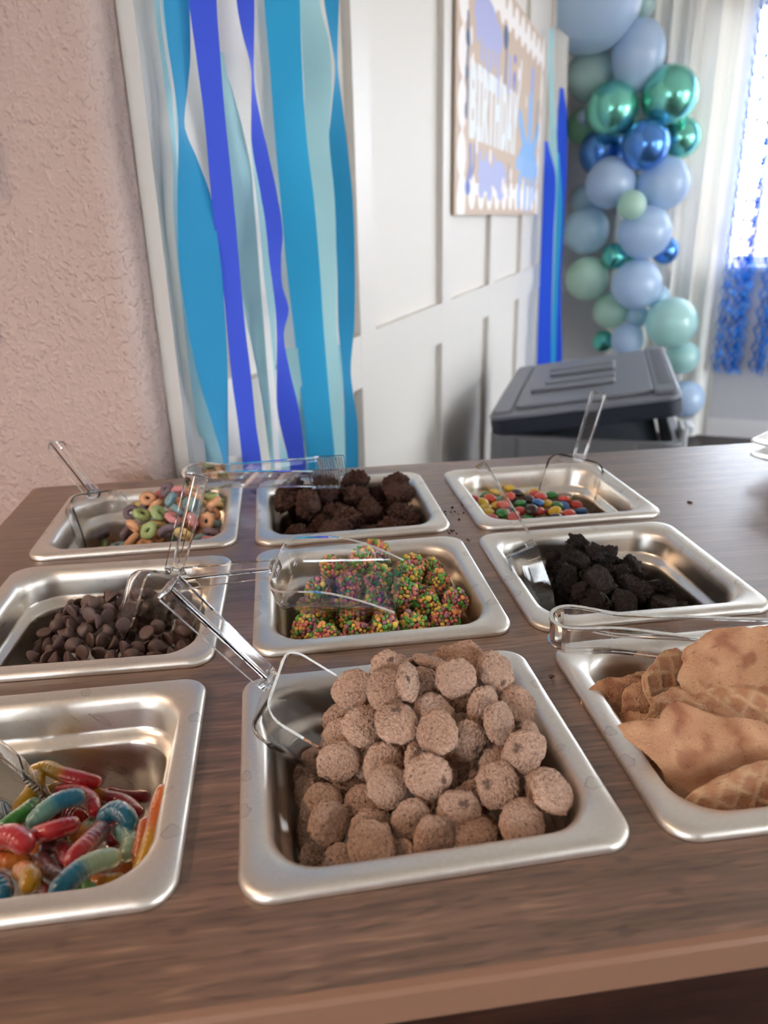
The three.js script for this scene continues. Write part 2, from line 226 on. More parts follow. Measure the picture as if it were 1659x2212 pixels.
{
  const L = 0.088, w0 = 0.027, rb = 0.012, th = 0.0016, D = 0.026, rows = [];
  for (let k = 0; k <= 4; k++) rows.push([0, (w0 - rb) * k / 4]);
  for (let k = 1; k <= 6; k++) { const t = k / 6 * Math.PI / 2; rows.push([rb * (1 - Math.cos(t)), w0 - rb + rb * Math.sin(t)]); }
  for (let k = 1; k <= 22; k++) rows.push([rb + (L - rb) * k / 22, w0 + 0.001 * k / 22]);
  const full = rows.map(([x, w]) => { const t = clamp((x / L - 0.4) / 0.6, 0, 1); return [x, w, -(D * 0.93) * Math.pow(t, 1.7) * (1 - 0.12 * t), D]; });
  const cross = (x, w, yr, Dd, t) => { const r = Math.min(0.010, w), path = [], up = Math.max(yr + Dd - r, 0), arc = r * Math.PI / 2, flat = 2 * (w - r), tot = 2 * up + 2 * arc + flat; let s = t * tot; let z, y;
    if (s < up) { z = -w; y = yr - s; } else if ((s -= up) < arc) { const a = s / r; z = -w + r - r * Math.cos(a); y = Math.min(yr, -Dd + r) - r * Math.sin(a); } else if ((s -= arc) < flat) { z = -w + r + s; y = -Dd; } else if ((s -= flat) < arc) { const a = s / r; z = w - r + r * Math.sin(a); y = Math.min(yr, -Dd + r) - r * Math.cos(a); if (yr > -Dd + r) y = -Dd + r - r * Math.cos(a); } else { s -= arc; z = w; y = Math.min(yr, -Dd + r + s); }
    return V3(x + 0.10 * (-y) * (x < 0.013 ? 1 - x / 0.013 : 0), Math.max(y, -Dd), z * (1 + 0.14 * (y + Dd) / 0.026)); };
  SCOOP.bowl = shell(full, cross, th);
  const u = new THREE.Shape(); const hw = 0.0074, hh = 0.0085, t = 0.0017; u.moveTo(-hw, -hh); u.lineTo(-hw, -0.0015); u.quadraticCurveTo(-hw, 0, -hw + 0.0015, 0); u.lineTo(hw - 0.0015, 0); u.quadraticCurveTo(hw, 0, hw, -0.0015); u.lineTo(hw, -hh); u.lineTo(hw - t, -hh); u.lineTo(hw - t, -t); u.lineTo(-hw + t, -t); u.lineTo(-hw + t, -hh); u.closePath();
  const bar = new THREE.ExtrudeGeometry(u, { depth: 0.074, steps: 8, bevelEnabled: true, bevelSize: 0.0003, bevelThickness: 0.0003, bevelSegments: 1, curveSegments: 4 });
  warp(bar, (v) => { const k = v.z / 0.074; v.x *= 0.84 + 0.22 * k; v.y *= 0.85 + 0.2 * k; }); bar.rotateY(-Math.PI / 2);
  const cap = new RoundedBoxGeometry(0.0018, 0.0088, 0.0156, 2, 0.0006); cap.translate(-0.0752, -0.0046, 0);
  const lug = new RoundedBoxGeometry(0.006, 0.0072, 0.0122, 2, 0.001); lug.translate(0.0004, -0.0042, 0);
  for (const g of [bar, cap, lug]) { g.deleteAttribute('uv'); } SCOOP.handle = mergeGeometries([bar.index ? bar.toNonIndexed() : bar, cap.toNonIndexed(), lug.toNonIndexed()]);
}
const SCOOPS = [];
function scoop(label, joint, end, up, dip) {                            // joint and far end of the handle in metres, which way the trough opens, bend of the bowl
  const t = thing('candy_scoop', label, 'scoop', 'clear plastic scoops in the pans'), J = V3(...joint), X = J.clone().sub(V3(...end)).normalize(), U = V3(...up), Z = X.clone().cross(U).normalize(), Y = Z.clone().cross(X);
  t.position.copy(J); t.quaternion.setFromRotationMatrix(new THREE.Matrix4().makeBasis(X, Y, Z)); mesh('handle', SCOOP.handle, M.clear, t); const b = mesh('bowl', SCOOP.bowl, M.clear, t); b.rotation.z = rad(-dip); b.position.set(0.002, 0.0005, 0); t.updateMatrixWorld(true); SCOOPS.push(b); return t;
}
const yT = (h) => TOP + h;
scoop('clear scoop standing in the coloured cereal rings', [-0.245, yT(.022), -0.406], [-0.286, yT(.060), -0.455], [0.5, 0.75, 0.3], 22);
scoop('clear scoop with its handle upright, standing in the chocolate chips', [-0.142, yT(.020), -0.207], [-0.122, yT(.078), -0.240], [0.75, 0.1, 0.6], 0);
scoop('clear scoop lying flat across the bead-crusted clusters', [-0.070, yT(.034), -0.177], [-0.1385, yT(.022), -0.200], [-0.12, 1, 0.25], 6);
scoop('largest clear scoop, dug into the heap of mini cookies', [-0.070, yT(.030), -0.040], [-0.1125, yT(.0835), -0.0460], [0.55, 0.60, 0.18], -15);
scoop('clear scoop standing in the button candies', [0.258, yT(.020), -0.426], [0.287, yT(.080), -0.4560], [-0.55, 0.1, 0.8], 0);
scoop('clear scoop leaning in the black cookie chunks', [0.138, yT(.020), -0.214], [0.1075, yT(.074), -0.2480], [0.8, 0.45, 0.1], 12);
function tongs(label, at, along, up, len, gap0, gap1) {
  const t = thing('serving_tongs', label, 'tongs', 'clear plastic tongs over the pans'), X = V3(...along).normalize(), Z = X.clone().cross(V3(...up)).normalize(), Y = Z.clone().cross(X);
  t.position.set(...at); t.quaternion.setFromRotationMatrix(new THREE.Matrix4().makeBasis(X, Y, Z));
  const R = 0.0125, pts = []; for (let i = 0; i <= 16; i++) { const a = Math.PI * (0.5 + i / 16); pts.push([R + R * Math.cos(a), R * Math.sin(a)]); }
  const arm = (s) => Array.from({ length: 22 }, (_, i) => { const k = (i + 1) / 22, x = R + (len - R) * k; return [x, s * (x < 3.4 * R ? lerp(R, gap0, sstep(R, 3.4 * R, x)) : lerp(gap0, gap1, ((x - 3.4 * R) / (len - 3.4 * R)) ** 1.2))]; });
  const c = [...arm(1).reverse(), ...pts.map(([x, z]) => [x, z]), ...arm(-1)], sec = [[-.0006, -.0075], [-.0013, -.0078], [-.0013, -.0092], [.0013, -.0092], [.0013, -.0078], [.0006, -.0075], [.0006, .0075], [.0013, .0078], [.0013, .0092], [-.0013, .0092], [-.0013, .0078], [-.0006, .0075]];
  const n = c.length, pos = [], idx = []; c.forEach(([x, z], i) => { const a = c[Math.max(i - 1, 0)], b = c[Math.min(i + 1, n - 1)], tx = b[0] - a[0], tz = b[1] - a[1], l = Math.hypot(tx, tz), nx = -tz / l, nzz = tx / l; for (const [s, y] of sec) pos.push(x + nx * s, y, z + nzz * s); });
  for (let i = 0; i < n - 1; i++) for (let j = 0; j < 12; j++) { const a = i * 12 + j, b = i * 12 + (j + 1) % 12; idx.push(a, b, a + 12, b, b + 12, a + 12); }
  for (const [o, f] of [[0, 0], [(n - 1) * 12, 1]]) for (const [a, b, e] of [[0, 1, 2], [0, 2, 11], [2, 3, 10], [3, 9, 10], [3, 4, 8], [4, 8, 9], [0, 5, 6], [0, 6, 11], [5, 4, 7], [5, 7, 6]]) f ? idx.push(o + a, o + b, o + e) : idx.push(o + a, o + e, o + b);
  let g = new THREE.BufferGeometry(); g.setAttribute('position', new THREE.Float32BufferAttribute(pos, 3)); g.setIndex(idx); g = g.toNonIndexed(); g.computeVertexNormals(); mesh('tong_arms', g, M.clear, t);
  for (const s of [1, -1]) { const teeth = []; const tip = new RoundedBoxGeometry(0.030, 0.0205, 0.0016, 1, 0.0004); tip.translate(len + 0.010, 0, s * gap1); teeth.push(tip); for (let k = 0; k < 10; k++) { const b = new RoundedBoxGeometry(0.0011, 0.018, 0.0034, 1, 0.0003); b.translate(len - 0.001 + k * 0.0026, 0, s * (gap1 - 0.0012)); teeth.push(b); } mesh('ridged_tip', mergeGeometries(teeth), M.clear, t); }
  return t;
}
tongs('clear tongs lying across the brownie chunks', [-0.158, yT(.026), -0.418], [0.150, 0.012, 0.048], [0.0, 1, 0.25], 0.138, 0.007, 0.013);
tongs('clear tongs lying behind the broken waffle cone', [0.104, yT(.0205), -0.080], [0.150, 0.004, 0.062], [0.02, 1, 0.10], 0.150, 0.008, 0.017);
tongs('clear tongs whose ridged tip reaches into the gummy worms', [-0.262, yT(.098), -0.012], [0.050, -0.126, -0.020], [0.4, 0.2, 1], 0.125, 0.007, 0.012);
// ------------------------------------------------------------------ food: shapes of one piece each
function proxy(g, n = 420) { const p = g.attributes.position, out = [], step = Math.max(1, p.count / n); for (let i = 0; i < p.count; i += step) out.push(V3().fromBufferAttribute(p, Math.floor(i))); return out; }
function cookieShape(seed) {
  const R = rng(seed), o = seed * 3.7, S = 0.0112, a = 0.94 + R() * 0.14, chips = Array.from({ length: Math.floor(R() * 2.9) }, () => { const t = R() * 6.28, d = 0.2 + 0.7 * R(); return [Math.cos(t) * d, Math.sin(t) * d, 0.07 + R() ** 2 * 0.26, R() < 0.75 ? 1 : -1]; });
  const g = warp(ball(15), (v, i) => {
    const d = v.clone(), rim = 1 + 0.16 * fbm(d.x * 1.5 + o, d.y, d.z * 1.5, 2) + 0.05 * nz(d.x * 5, d.y * 3, d.z * 5 + o), crack = sstep(0.10, 0.0, Math.abs(fbm(d.x * 2.6 + o, d.y * 2.6, d.z * 2.6 + 5, 3))), lump = 0.075 * fbm(d.x * 4.5 + o, d.y * 4.5, d.z * 4.5, 3) - 0.07 * crack;
    const q = Math.sign(v.y) * Math.pow(Math.abs(v.y), 0.75), up = v.y > 0 ? 1.12 : 0.8;
    v.set(v.x * a * rim, q * 0.37 * up, v.z * rim / a).multiplyScalar(S).addScaledVector(d, lump * S * 0.8);
  });
  const light = hex(0xd9b59e), mid = hex(0xb68e77), choc = hex(0x452c26);
  vcolor(g, (c, x, y, z, i) => { x /= S; y /= S; z /= S; const s = fbm(x * 8 + o, y * 8, z * 8, 3); c.copy(light).lerp(mid, clamp(0.4 + s * 1.5, 0, 1)); c.lerp(choc, 0.8 * sstep(0.33, 0.43, fbm(x * 9, y * 10 + o, z * 10, 2))); for (const [cx, cz, r, sd] of chips) if (y * sd > 0) { const d = Math.hypot(x - cx, (z - cz) * 1.3) + 0.16 * nz(x * 7, z * 7, o); c.lerp(choc, 0.75 * (1 - sstep(r * 0.6, r, d))); } });
  return planarUV(g, 30);
}
function chunkShape(seed, size, rough, flat) {                        // torn crumbly lump
  const R = rng(seed), o = seed * 5.1, cuts = Array.from({ length: 4 }, () => [V3(R() - 0.5, R() - 0.5, R() - 0.5).normalize(), 0.58 + R() * 0.25]);
  const s = V3(0.85 + R() * 0.5, flat, 0.8 + R() * 0.4);
  return planarUV(warp(ball(19), (v) => { const d = v.clone(); let r = 1 + rough * 0.9 * fbm(d.x * 1.3 + o, d.y * 1.3, d.z * 1.3, 2) + rough * 0.8 * fbm(d.x * 4 + o, d.y * 4, d.z * 4, 3) - rough * 0.7 * Math.abs(fbm(d.x * 6 + o, d.y * 6, d.z * 6, 3)) + rough * 0.35 * fbm(d.x * 14, d.y * 14 + o, d.z * 14, 2); v.multiplyScalar(r); for (const [n, k] of cuts) { const e = v.dot(n) - k; if (e > 0) v.addScaledVector(n, -e * 0.9); } v.multiply(s).multiplyScalar(size); }), 30);
}
function shardShape(seed, size) {                                     // angular piece of a black biscuit
  const R = rng(seed), o = seed * 2.3, n = 7 + Math.floor(R() * 3), pts = [];
  for (let i = 0; i < n; i++) { const t = (i / n + R() * 0.07) * 6.283, d = 0.6 + R() * 0.5; for (const y of [-0.24, 0.24]) pts.push(V3(Math.cos(t) * d * 1.15, y * (0.8 + R() * 0.5), Math.sin(t) * d)); }
  const c = new ConvexGeometry(pts), tri = [], p = c.attributes.position;      // split its faces a few times, then roughen
  let list = []; for (let i = 0; i < p.count; i += 3) list.push([0, 1, 2].map((k) => V3().fromBufferAttribute(p, i + k)));
  for (let s = 0; s < 3; s++) list = list.flatMap(([a, b, c2]) => { const ab = a.clone().lerp(b, .5), bc = b.clone().lerp(c2, .5), ca = c2.clone().lerp(a, .5); return [[a, ab, ca], [ab, b, bc], [ca, bc, c2], [ab, bc, ca]]; });
  for (const t of list) for (const v of t) tri.push(v.x, v.y, v.z);
  let g = new THREE.BufferGeometry(); g.setAttribute('position', new THREE.Float32BufferAttribute(tri, 3)); g = mergeVertices(g, 1e-4); g.computeVertexNormals();
  const N = g.attributes.normal.clone();
  return planarUV(warp(g, (v, i) => { const k = 0.11 * fbm(v.x * 3 + o, v.y * 3, v.z * 3, 3) + 0.05 * nz(v.x * 11, v.y * 11, v.z * 11 + o); v.add(V3().fromBufferAttribute(N, i).multiplyScalar(k)).multiplyScalar(size); }), 30);
}
function chipShape(seed) {
  const R = rng(seed), r = 0.0056, curl = (R() - 0.5) * 0.8, dir = R() * 6.28, h = 0.0072 + R() * 0.0012;
  const prof = [[0.0, 0], [0.9, 0], [0.985, 0.05], [1, 0.13], [0.95, 0.26], [0.8, 0.42], [0.58, 0.58], [0.36, 0.72], [0.2, 0.84], [0.1, 0.94], [0, 1]].map(([a, b]) => new THREE.Vector2(a * r, b * h));
  const g = new THREE.LatheGeometry(prof, 18);
  return warp(g, (v) => { const t = v.y / h; v.x += Math.cos(dir) * curl * r * t * t; v.z += Math.sin(dir) * curl * r * t * t; v.y -= Math.abs(curl) * h * 0.35 * t * t * t; v.x += 0.0003 * nz(v.x * 300, v.y * 300, seed); v.z += 0.0003 * nz(v.z * 300, v.y * 300, seed + 5); v.y -= h * 0.35; });
}
function ringShape(seed) {
  const g = new THREE.TorusGeometry(0.0053, 0.0033, 14, 26); g.rotateX(Math.PI / 2);
  const o = seed * 4.4; return planarUV(warp(mergeVertices((g.deleteAttribute('uv'), g.deleteAttribute('normal'), g), 1e-6), (v) => { const k = 1 + 0.10 * fbm(v.x * 200 + o, v.y * 200, v.z * 200, 2) + 0.035 * nz(v.x * 900, v.y * 900, v.z * 900 + o); v.multiplyScalar(k); v.y *= 1.05 + 0.15 * nz(v.x * 90, v.z * 90, o); v.x *= 1 + 0.14 * Math.sin(o); }), 26);
}
function buttonShape() { const g = new THREE.SphereGeometry(0.0069, 22, 14); g.scale(1, 0.58, 0.94); return g; }

// ------------------------------------------------------------------ food: letting pieces come to rest on one another
const CELL = 0.002, NC = 92, HALF = NC * CELL / 2;
function insideRR(u, v, a, b, r) { const x = Math.max(Math.abs(u) - (a - r), 0), y = Math.max(Math.abs(v) - (b - r), 0); return Math.abs(u) <= a && Math.abs(v) <= b && x * x + y * y <= r * r; }
class Pile {
  constructor(panKey, seed) {
    this.pan = PAN[panKey]; this.R = rng(seed); this.items = []; this.g = new Float32Array(NC * NC); this.tired = new Float32Array(NC * NC);
    for (let i = 0; i < NC; i++) for (let j = 0; j < NC; j++) { const u = (i + .5) * CELL - HALF, v = (j + .5) * CELL - HALF; this.g[i * NC + j] = insideRR(u, v, 0.0515, 0.0458, 0.02) ? -DEPTH : insideRR(u, v, 0.0575, 0.0518, 0.022) ? -DEPTH + 0.003 : -DEPTH + 0.012; }
  }
  cell(u, v) { return clamp(Math.floor((u + HALF) / CELL), 0, NC - 1) * NC + clamp(Math.floor((v + HALF) / CELL), 0, NC - 1); }
  weary(u, v) { for (let a = -2; a <= 2; a++) for (let b = -2; b <= 2; b++) this.tired[this.cell(u + a * CELL, v + b * CELL)] += 0.008; }   // a spot where nothing fits is tried less
  at(u, v) { const i = clamp(Math.floor((u + HALF) / CELL), 0, NC - 1), j = clamp(Math.floor((v + HALF) / CELL), 0, NC - 1); return this.g[i * NC + j]; }
  fits(pts, u, v, y) { for (const p of pts) { const yy = p.y + y, a = p.x + u, b = p.z + v; if (!(yy > 0.008 ? insideRR(a, b, 0.082, 0.076, 0.03) : yy > -0.017 ? insideRR(a, b, 0.0722, 0.0665, 0.024) : yy > -0.05 ? insideRR(a, b, 0.0628, 0.0571, 0.024) : insideRR(a, b, 0.058, 0.0523, 0.02))) return false; } return true; }
  rest(pts, u, v) { let y = -1; for (const p of pts) { const h = this.at(u + p.x, v + p.z) - p.y; if (h > y) y = h; } return y; }
  put(proto, pts, u, v, y, q) {
    for (const p of pts) { const i = clamp(Math.floor((u + p.x + HALF) / CELL), 0, NC - 1), j = clamp(Math.floor((v + p.z + HALF) / CELL), 0, NC - 1), k = i * NC + j; if (p.y + y > this.g[k]) this.g[k] = p.y + y; }
    const it = { proto, u, v, y, q, pts }; this.items.push(it); return it;
  }
  fill(protos, target, o) {                                             // o: limit, least deficit, tries, how upright pieces may stand
    for (let n = 0, miss = 0; n < o.limit && miss < 60;) {
      let best = null; for (let k = 0; k < 26; k++) { const u = (this.R() * 2 - 1) * 0.066, v = (this.R() * 2 - 1) * 0.060, d = target(u, v) - this.at(u, v) - this.tired[this.cell(u, v)]; if (!best || d > best[2]) best = [u, v, d]; }
      if (best[2] < o.need) { miss++; continue; }
      let pick = null;
      for (let k = 0; k < (o.tries ?? 10); k++) {
        const proto = protos[Math.floor(this.R() * protos.length)], e = new THREE.Euler((this.R() - 0.5) * o.tip, this.R() * 6.28, (this.R() - 0.5) * o.tip, 'YXZ'), q = new THREE.Quaternion().setFromEuler(e); if (this.R() < 0.5 && o.flip) q.multiply(new THREE.Quaternion(1, 0, 0, 0));
        const pts = proto.pts.map((p) => p.clone().applyQuaternion(q)), u = best[0] + (this.R() - 0.5) * 0.012, v = best[1] + (this.R() - 0.5) * 0.012, y = this.rest(pts, u, v);
        if (!this.fits(pts, u, v, y)) continue;
        const over = Math.max(0, y - target(u, v)); if (over > (o.over ?? 0.004)) continue;
        const score = y - target(u, v) * 0.9 + this.R() * 0.002; if (!pick || score < pick[0]) pick = [score, proto, pts, u, v, y, q];
      }
      if (!pick) { this.weary(best[0], best[1]); miss += 0.25; continue; }
      this.put(pick[1], pick[2], pick[3], pick[4], pick[5] - (o.sink ?? 0.0004), pick[6]); n++; if (miss > 0) miss--;
    }
    return this;
  }
  world(it) { return V3(it.u, it.y, it.v).applyMatrix4(this.pan.matrixWorld); }
}
// pieces that no eye can reach, from the photograph's place or a step beside it, are left out
const EYES = [[0, 0, 0], [0.28, 0.05, 0], [-0.28, 0.05, 0], [0, 0.3, 0.05]].map(([x, y, z]) => { const c = camera.clone(); c.position.add(V3(x, y, z)); c.lookAt(0, TOP - 0.02, -0.17); c.updateMatrixWorld(true); return c; });
EYES[0].quaternion.copy(camera.quaternion); EYES[0].updateMatrixWorld(true);
function cull(pile) {
  const w = 553, h = 738, seen = new Set();
  for (const cam of EYES) {
    const zb = new Float32Array(w * h).fill(1e9), id = new Int32Array(w * h).fill(-1), m = new THREE.Matrix4().multiplyMatrices(cam.projectionMatrix, cam.matrixWorldInverse), e = new THREE.Vector4();
    pile.items.forEach((it, n) => {
      const c = pile.world(it), r = Math.max(...it.pts.map((p) => p.length())), rpx = r / c.distanceTo(cam.position) * FPX / 3, s = Math.max(1, Math.ceil(rpx * 1.6 / Math.sqrt(it.pts.length)));
      for (const p of it.pts) {
        const q = V3(it.u + p.x, it.y + p.y, it.v + p.z).applyMatrix4(pile.pan.matrixWorld); e.set(q.x, q.y, q.z, 1).applyMatrix4(m); const X = Math.round((e.x / e.w + 1) * w / 2), Y = Math.round((1 - e.y / e.w) * h / 2);
        for (let y = Y - s; y <= Y + s; y++) for (let x = X - s; x <= X + s; x++) if (x >= 0 && y >= 0 && x < w && y < h && e.w < zb[y * w + x]) { zb[y * w + x] = e.w; id[y * w + x] = n; }
      }
    });
    const count = new Map(); for (const n of id) if (n >= 0) count.set(n, (count.get(n) ?? 0) + 1);
    for (const [n, k] of count) if (k >= 2) seen.add(n);
  }
  pile.items = pile.items.filter((_, n) => seen.has(n));
}
function clearOfScoops(pile) {                                          // a piece cannot lie where the plastic of a scoop is
  pile.items = pile.items.filter((it) => { if (it.kept) return true; const r = Math.max(...it.pts.map((p) => p.length())), c = pile.world(it); return SCOOPS.every((b) => { const q = b.worldToLocal(c.clone()); const t = clamp((q.x / 0.088 - 0.4) / 0.6, 0, 1), lip = -0.024 * Math.pow(t, 1.7); return q.x < -0.3 * r || q.x > 0.088 || Math.abs(q.z) > 0.027 + r * 0.45 || q.y < -0.026 - r * 0.55 || q.y > lip + r * 0.9; }); });
}
function settle(pile, name, category, group, what, rowName) {          // adds the pieces; what(it) tells the look, the row and the place in it finish the label
  clearOfScoops(pile); cull(pile);
  for (const it of pile.items) { it.px = toPixel(pile.world(it)); it.look = what(it); }
  const rows = Math.max(2, Math.round(Math.sqrt(pile.items.length / 2.2))), order = [...pile.items].sort((a, b) => b.px[1] - a.px[1]);
  order.forEach((it, i) => { it.row = Math.min(rows - 1, Math.floor(i / order.length * rows)); });
  const bunch = new Map(); for (const it of order) { const k = it.look + '|' + it.row; bunch.set(k, [...(bunch.get(k) ?? []), it]); }
  for (const [, list] of bunch) { list.sort((a, b) => a.px[0] - b.px[0]); list.forEach((it, i) => { const row = it.row === 0 ? 'front row' : it.row === rows - 1 ? 'backmost row' : `${ORD[it.row + 1]} row from the front`; it.label = `${it.look} ${rowName}, ${row}, ` + (list.length === 1 ? 'only one there' : i === 0 ? 'leftmost' : i === list.length - 1 ? 'rightmost' : `${ORD[i + 1]} from left`); }); }
  for (const it of pile.items) {
    const o = it.make ? it.make() : new THREE.Mesh(it.proto.g, it.mat ?? it.proto.m); o.name = numbered(name); scene.add(o); o.traverse((c) => c.isMesh && shadow(c));
    o.position.copy(pile.world(it)); o.quaternion.copy(pile.pan.quaternion).multiply(it.q);
    tag(o, it.label, category, group);
  }
}
const kinds = (n, f, m, pts) => Array.from({ length: n }, (_, i) => { const g = f(i + 1); return { g, m, pts: proxy(g, pts) }; });
const bump = (u, v, cu, cv, su, sv) => Math.exp(-(((u - cu) / su) ** 2) - ((v - cv) / sv) ** 2);

{ // mini cookies
  const m = std(0xffffff, 0.92, { vertexColors: true, bumpMap: M.crumb, bumpScale: 0.0016 }), P = kinds(9, cookieShape, m, 420), pile = new Pile('B3', 11);
  const top = (u, v) => -0.012 + 0.050 * bump(u, v, 0.012, -0.036, 0.048, 0.04) + 0.012 * bump(u, v, 0.0, 0.02, 0.04, 0.04) - 0.014 * sstep(-0.03, -0.06, u) + 0.014 * sstep(0.015, 0.055, u);
  pile.fill(P, (u, v) => top(u, v) - 0.029, { limit: 170, need: 0.006, tip: 1.6, flip: true, over: 0.004 });
  // cookies that can be told apart in the photograph: centre, how steeply they face us, and how they turn aside
  const seen = [[215, 500, 80, -20], [360, 450, 80, 0], [430, 345, 70, 0], [245, 705, 75, -50], [185, 765, 80, -70], [310, 640, 85, 70], [355, 795, 80, 10], [450, 700, 60, 30], [400, 650, 45, 0], [250, 600, 55, 0], [430, 565, 60, 0], [475, 475, 75, -10], [525, 410, 45, 10], [475, 345, 50, -30], [580, 355, 45, 20],
    [545, 275, 60, -10], [565, 215, 50, -20], [500, 595, 50, 0], [555, 680, 85, 5], [660, 585, 40, 30], [740, 630, 84, 10], [845, 560, 78, 20], [750, 505, 50, 0], [620, 500, 66, 0], [690, 435, 70, 60], [730, 345, 58, 35], [665, 310, 38, 0], [700, 220, 80, 65], [640, 235, 52, 0], [760, 190, 60, 15], [810, 390, 35, -30],
    [815, 300, 45, 0], [855, 450, 88, 85], [945, 570, 78, 5], [955, 385, 72, 5], [920, 300, 52, -40], [890, 235, 78, 5], [1015, 240, 70, 30], [1010, 180, 45, 20], [915, 155, 42, 0], [1085, 270, 82, -10], [1010, 340, 60, 40], [1085, 375, 80, -70], [1190, 335, 85, -80], [1020, 470, 24, 0], [1145, 480, 82, 0], [1220, 440, 80, 60],
    [1275, 500, 82, 70], [1095, 565, 40, 0], [1225, 580, 45, 20], [1145, 695, 78, 5], [1290, 660, 34, 40], [1330, 730, 42, 40], [1215, 780, 32, 20], [1100, 795, 22, 0], [1020, 700, 70, 30], [930, 745, 82, 0], [820, 770, 78, 15], [690, 790, 74, -35], [555, 840, 46, -15], [450, 885, 32, 20], [300, 890, 42, 0], [617, 115, 78, 0]];
  const queue = [];
  for (const [cx, cy, face, side] of seen) {
    const px = 500 + cx * 0.5425, py = 1380 + cy * 0.5425, d = sight(px, py), inv = pile.pan.matrixWorld.clone().invert(), p = V3(); let ok = null;
    for (let s = 0.25; s < 0.7; s += 0.001) { p.copy(camera.position).addScaledVector(d, s).applyMatrix4(inv); if (p.y < top(p.x, p.z) - 0.002) { ok = p.clone(); break; } }
    if (ok) queue.push([ok, face, side]);
  }
  // laid where they lie in the photograph, then eased apart like plump discs until they only touch
  const laid = queue.map(([ok, face, side]) => { const q = new THREE.Quaternion().setFromEuler(new THREE.Euler(rad(Math.min(face, 72)), rad(side), 0, 'YXZ')); return { c: V3(ok.x, ok.y - 0.005, ok.z), home: V3(ok.x, ok.y - 0.005, ok.z), q, n: V3(0, 1, 0).applyQuaternion(q) }; });
  const reach = (k, n) => { const d = k.n.dot(n); return Math.sqrt(0.0117 ** 2 * (1 - d * d) + 0.0056 ** 2 * d * d); }, gapV = V3();
  for (let it = 0; it < 220; it++) {
    for (let i = 0; i < laid.length; i++) for (let j = 0; j < i; j++) { const A = laid[i], B = laid[j]; gapV.subVectors(A.c, B.c); const d = gapV.length() || 1e-5; if (d > 0.025) continue; gapV.divideScalar(d); const need = (reach(A, gapV) + reach(B, gapV)) * 0.97 - d; if (need > 0) { A.c.addScaledVector(gapV, need * 0.45); B.c.addScaledVector(gapV, -need * 0.45); } }
    for (const k of laid) { k.c.lerp(k.home, it < 180 ? 0.02 : 0); k.c.x = clamp(k.c.x, -0.063, 0.063); k.c.z = clamp(k.c.z, -0.0575, 0.0575); }
  }
  for (const k of laid) {
    k.q.multiply(new THREE.Quaternion().setFromAxisAngle(V3(0, 1, 0), pile.R() * 6.28)); const proto = P[Math.floor(pile.R() * P.length)], pts = proto.pts.map((v) => v.clone().applyQuaternion(k.q));
    for (let t = 0; t < 30 && !pile.fits(pts, k.c.x, k.c.z, k.c.y); t++) { k.c.x *= 0.985; k.c.z *= 0.985; }
    pile.put(proto, pts, k.c.x, k.c.z, k.c.y, k.q).kept = true;
  }
  pile.fill(P, (u, v) => top(u, v) - 0.004, { limit: 60, need: 0.010, tip: 2.4, flip: true, over: 0.003, sink: 0.0015 });
  settle(pile, 'mini_cookie', 'cookie', 'mini cookies heaped in the steel pan', () => 'tan mini cookie', 'in the heap');
}
{ // coloured cereal rings
  const tones = [['pink', 0xd28a8a], ['orange', 0xdfa67c], ['yellow', 0xdfc485], ['green', 0xa8b87c], ['grey-blue', 0x7f9a9e], ['purple-brown', 0x7d6a70]], mats = tones.map(([, c]) => std(c, 0.85, { bumpMap: M.crumb, bumpScale: 0.0006 }));
  const P = kinds(4, ringShape, null, 360), pile = new Pile('A1', 21), top = (u, v) => -0.018 + 0.036 * bump(u, v, 0.028, -0.018, 0.058, 0.05) - 0.022 * sstep(-0.005, -0.06, u - v * 0.5);
  pile.fill(P, top, { limit: 260, need: 0.004, tip: 2.2, flip: true, over: 0.005 });
  for (const it of pile.items) { it.c = Math.floor(pile.R() * 6); it.mat = mats[it.c]; }
  settle(pile, 'cereal_ring', 'cereal', 'coloured cereal rings in the steel pan', (it) => `${tones[it.c][0]} cereal ring`, 'in the heap');
}
{ // brownie chunks
  const m = std(0xffffff, 0.85, { vertexColors: true, bumpMap: M.crumb, bumpScale: 0.003 }), crumbTone = (g, i) => vcolor(g, (c, x, y, z) => { const s = fbm(x * 500 + i, y * 500, z * 500, 3), t = nz(x * 1700, y * 1700, z * 1700 + i); c.copy(hex(0x4a2c22)).lerp(hex(0x7a5040), clamp(0.3 + s * 1.1 + t * 0.5, 0, 1)).lerp(hex(0x241310), 0.7 * sstep(0.1, 0.45, -s + t * 0.3)); }), P = kinds(6, (i) => crumbTone(chunkShape(i + 40, 0.0134 + (i % 3) * 0.0012, 0.46, 0.9), i), m, 420), pile = new Pile('B1', 33);
  const top = (u, v) => -0.006 + 0.018 * bump(u, v, 0.022, -0.028, 0.05, 0.036) + 0.010 * bump(u, v, -0.04, -0.02, 0.03, 0.04);
  pile.fill(P, top, { limit: 70, need: 0.006, tip: 1.4, flip: true, over: 0.005, tries: 16, sink: 0.001 });
  settle(pile, 'brownie_chunk', 'brownie', 'brownie chunks in the steel pan', () => 'dark crumbly brownie chunk', 'in the heap');
}
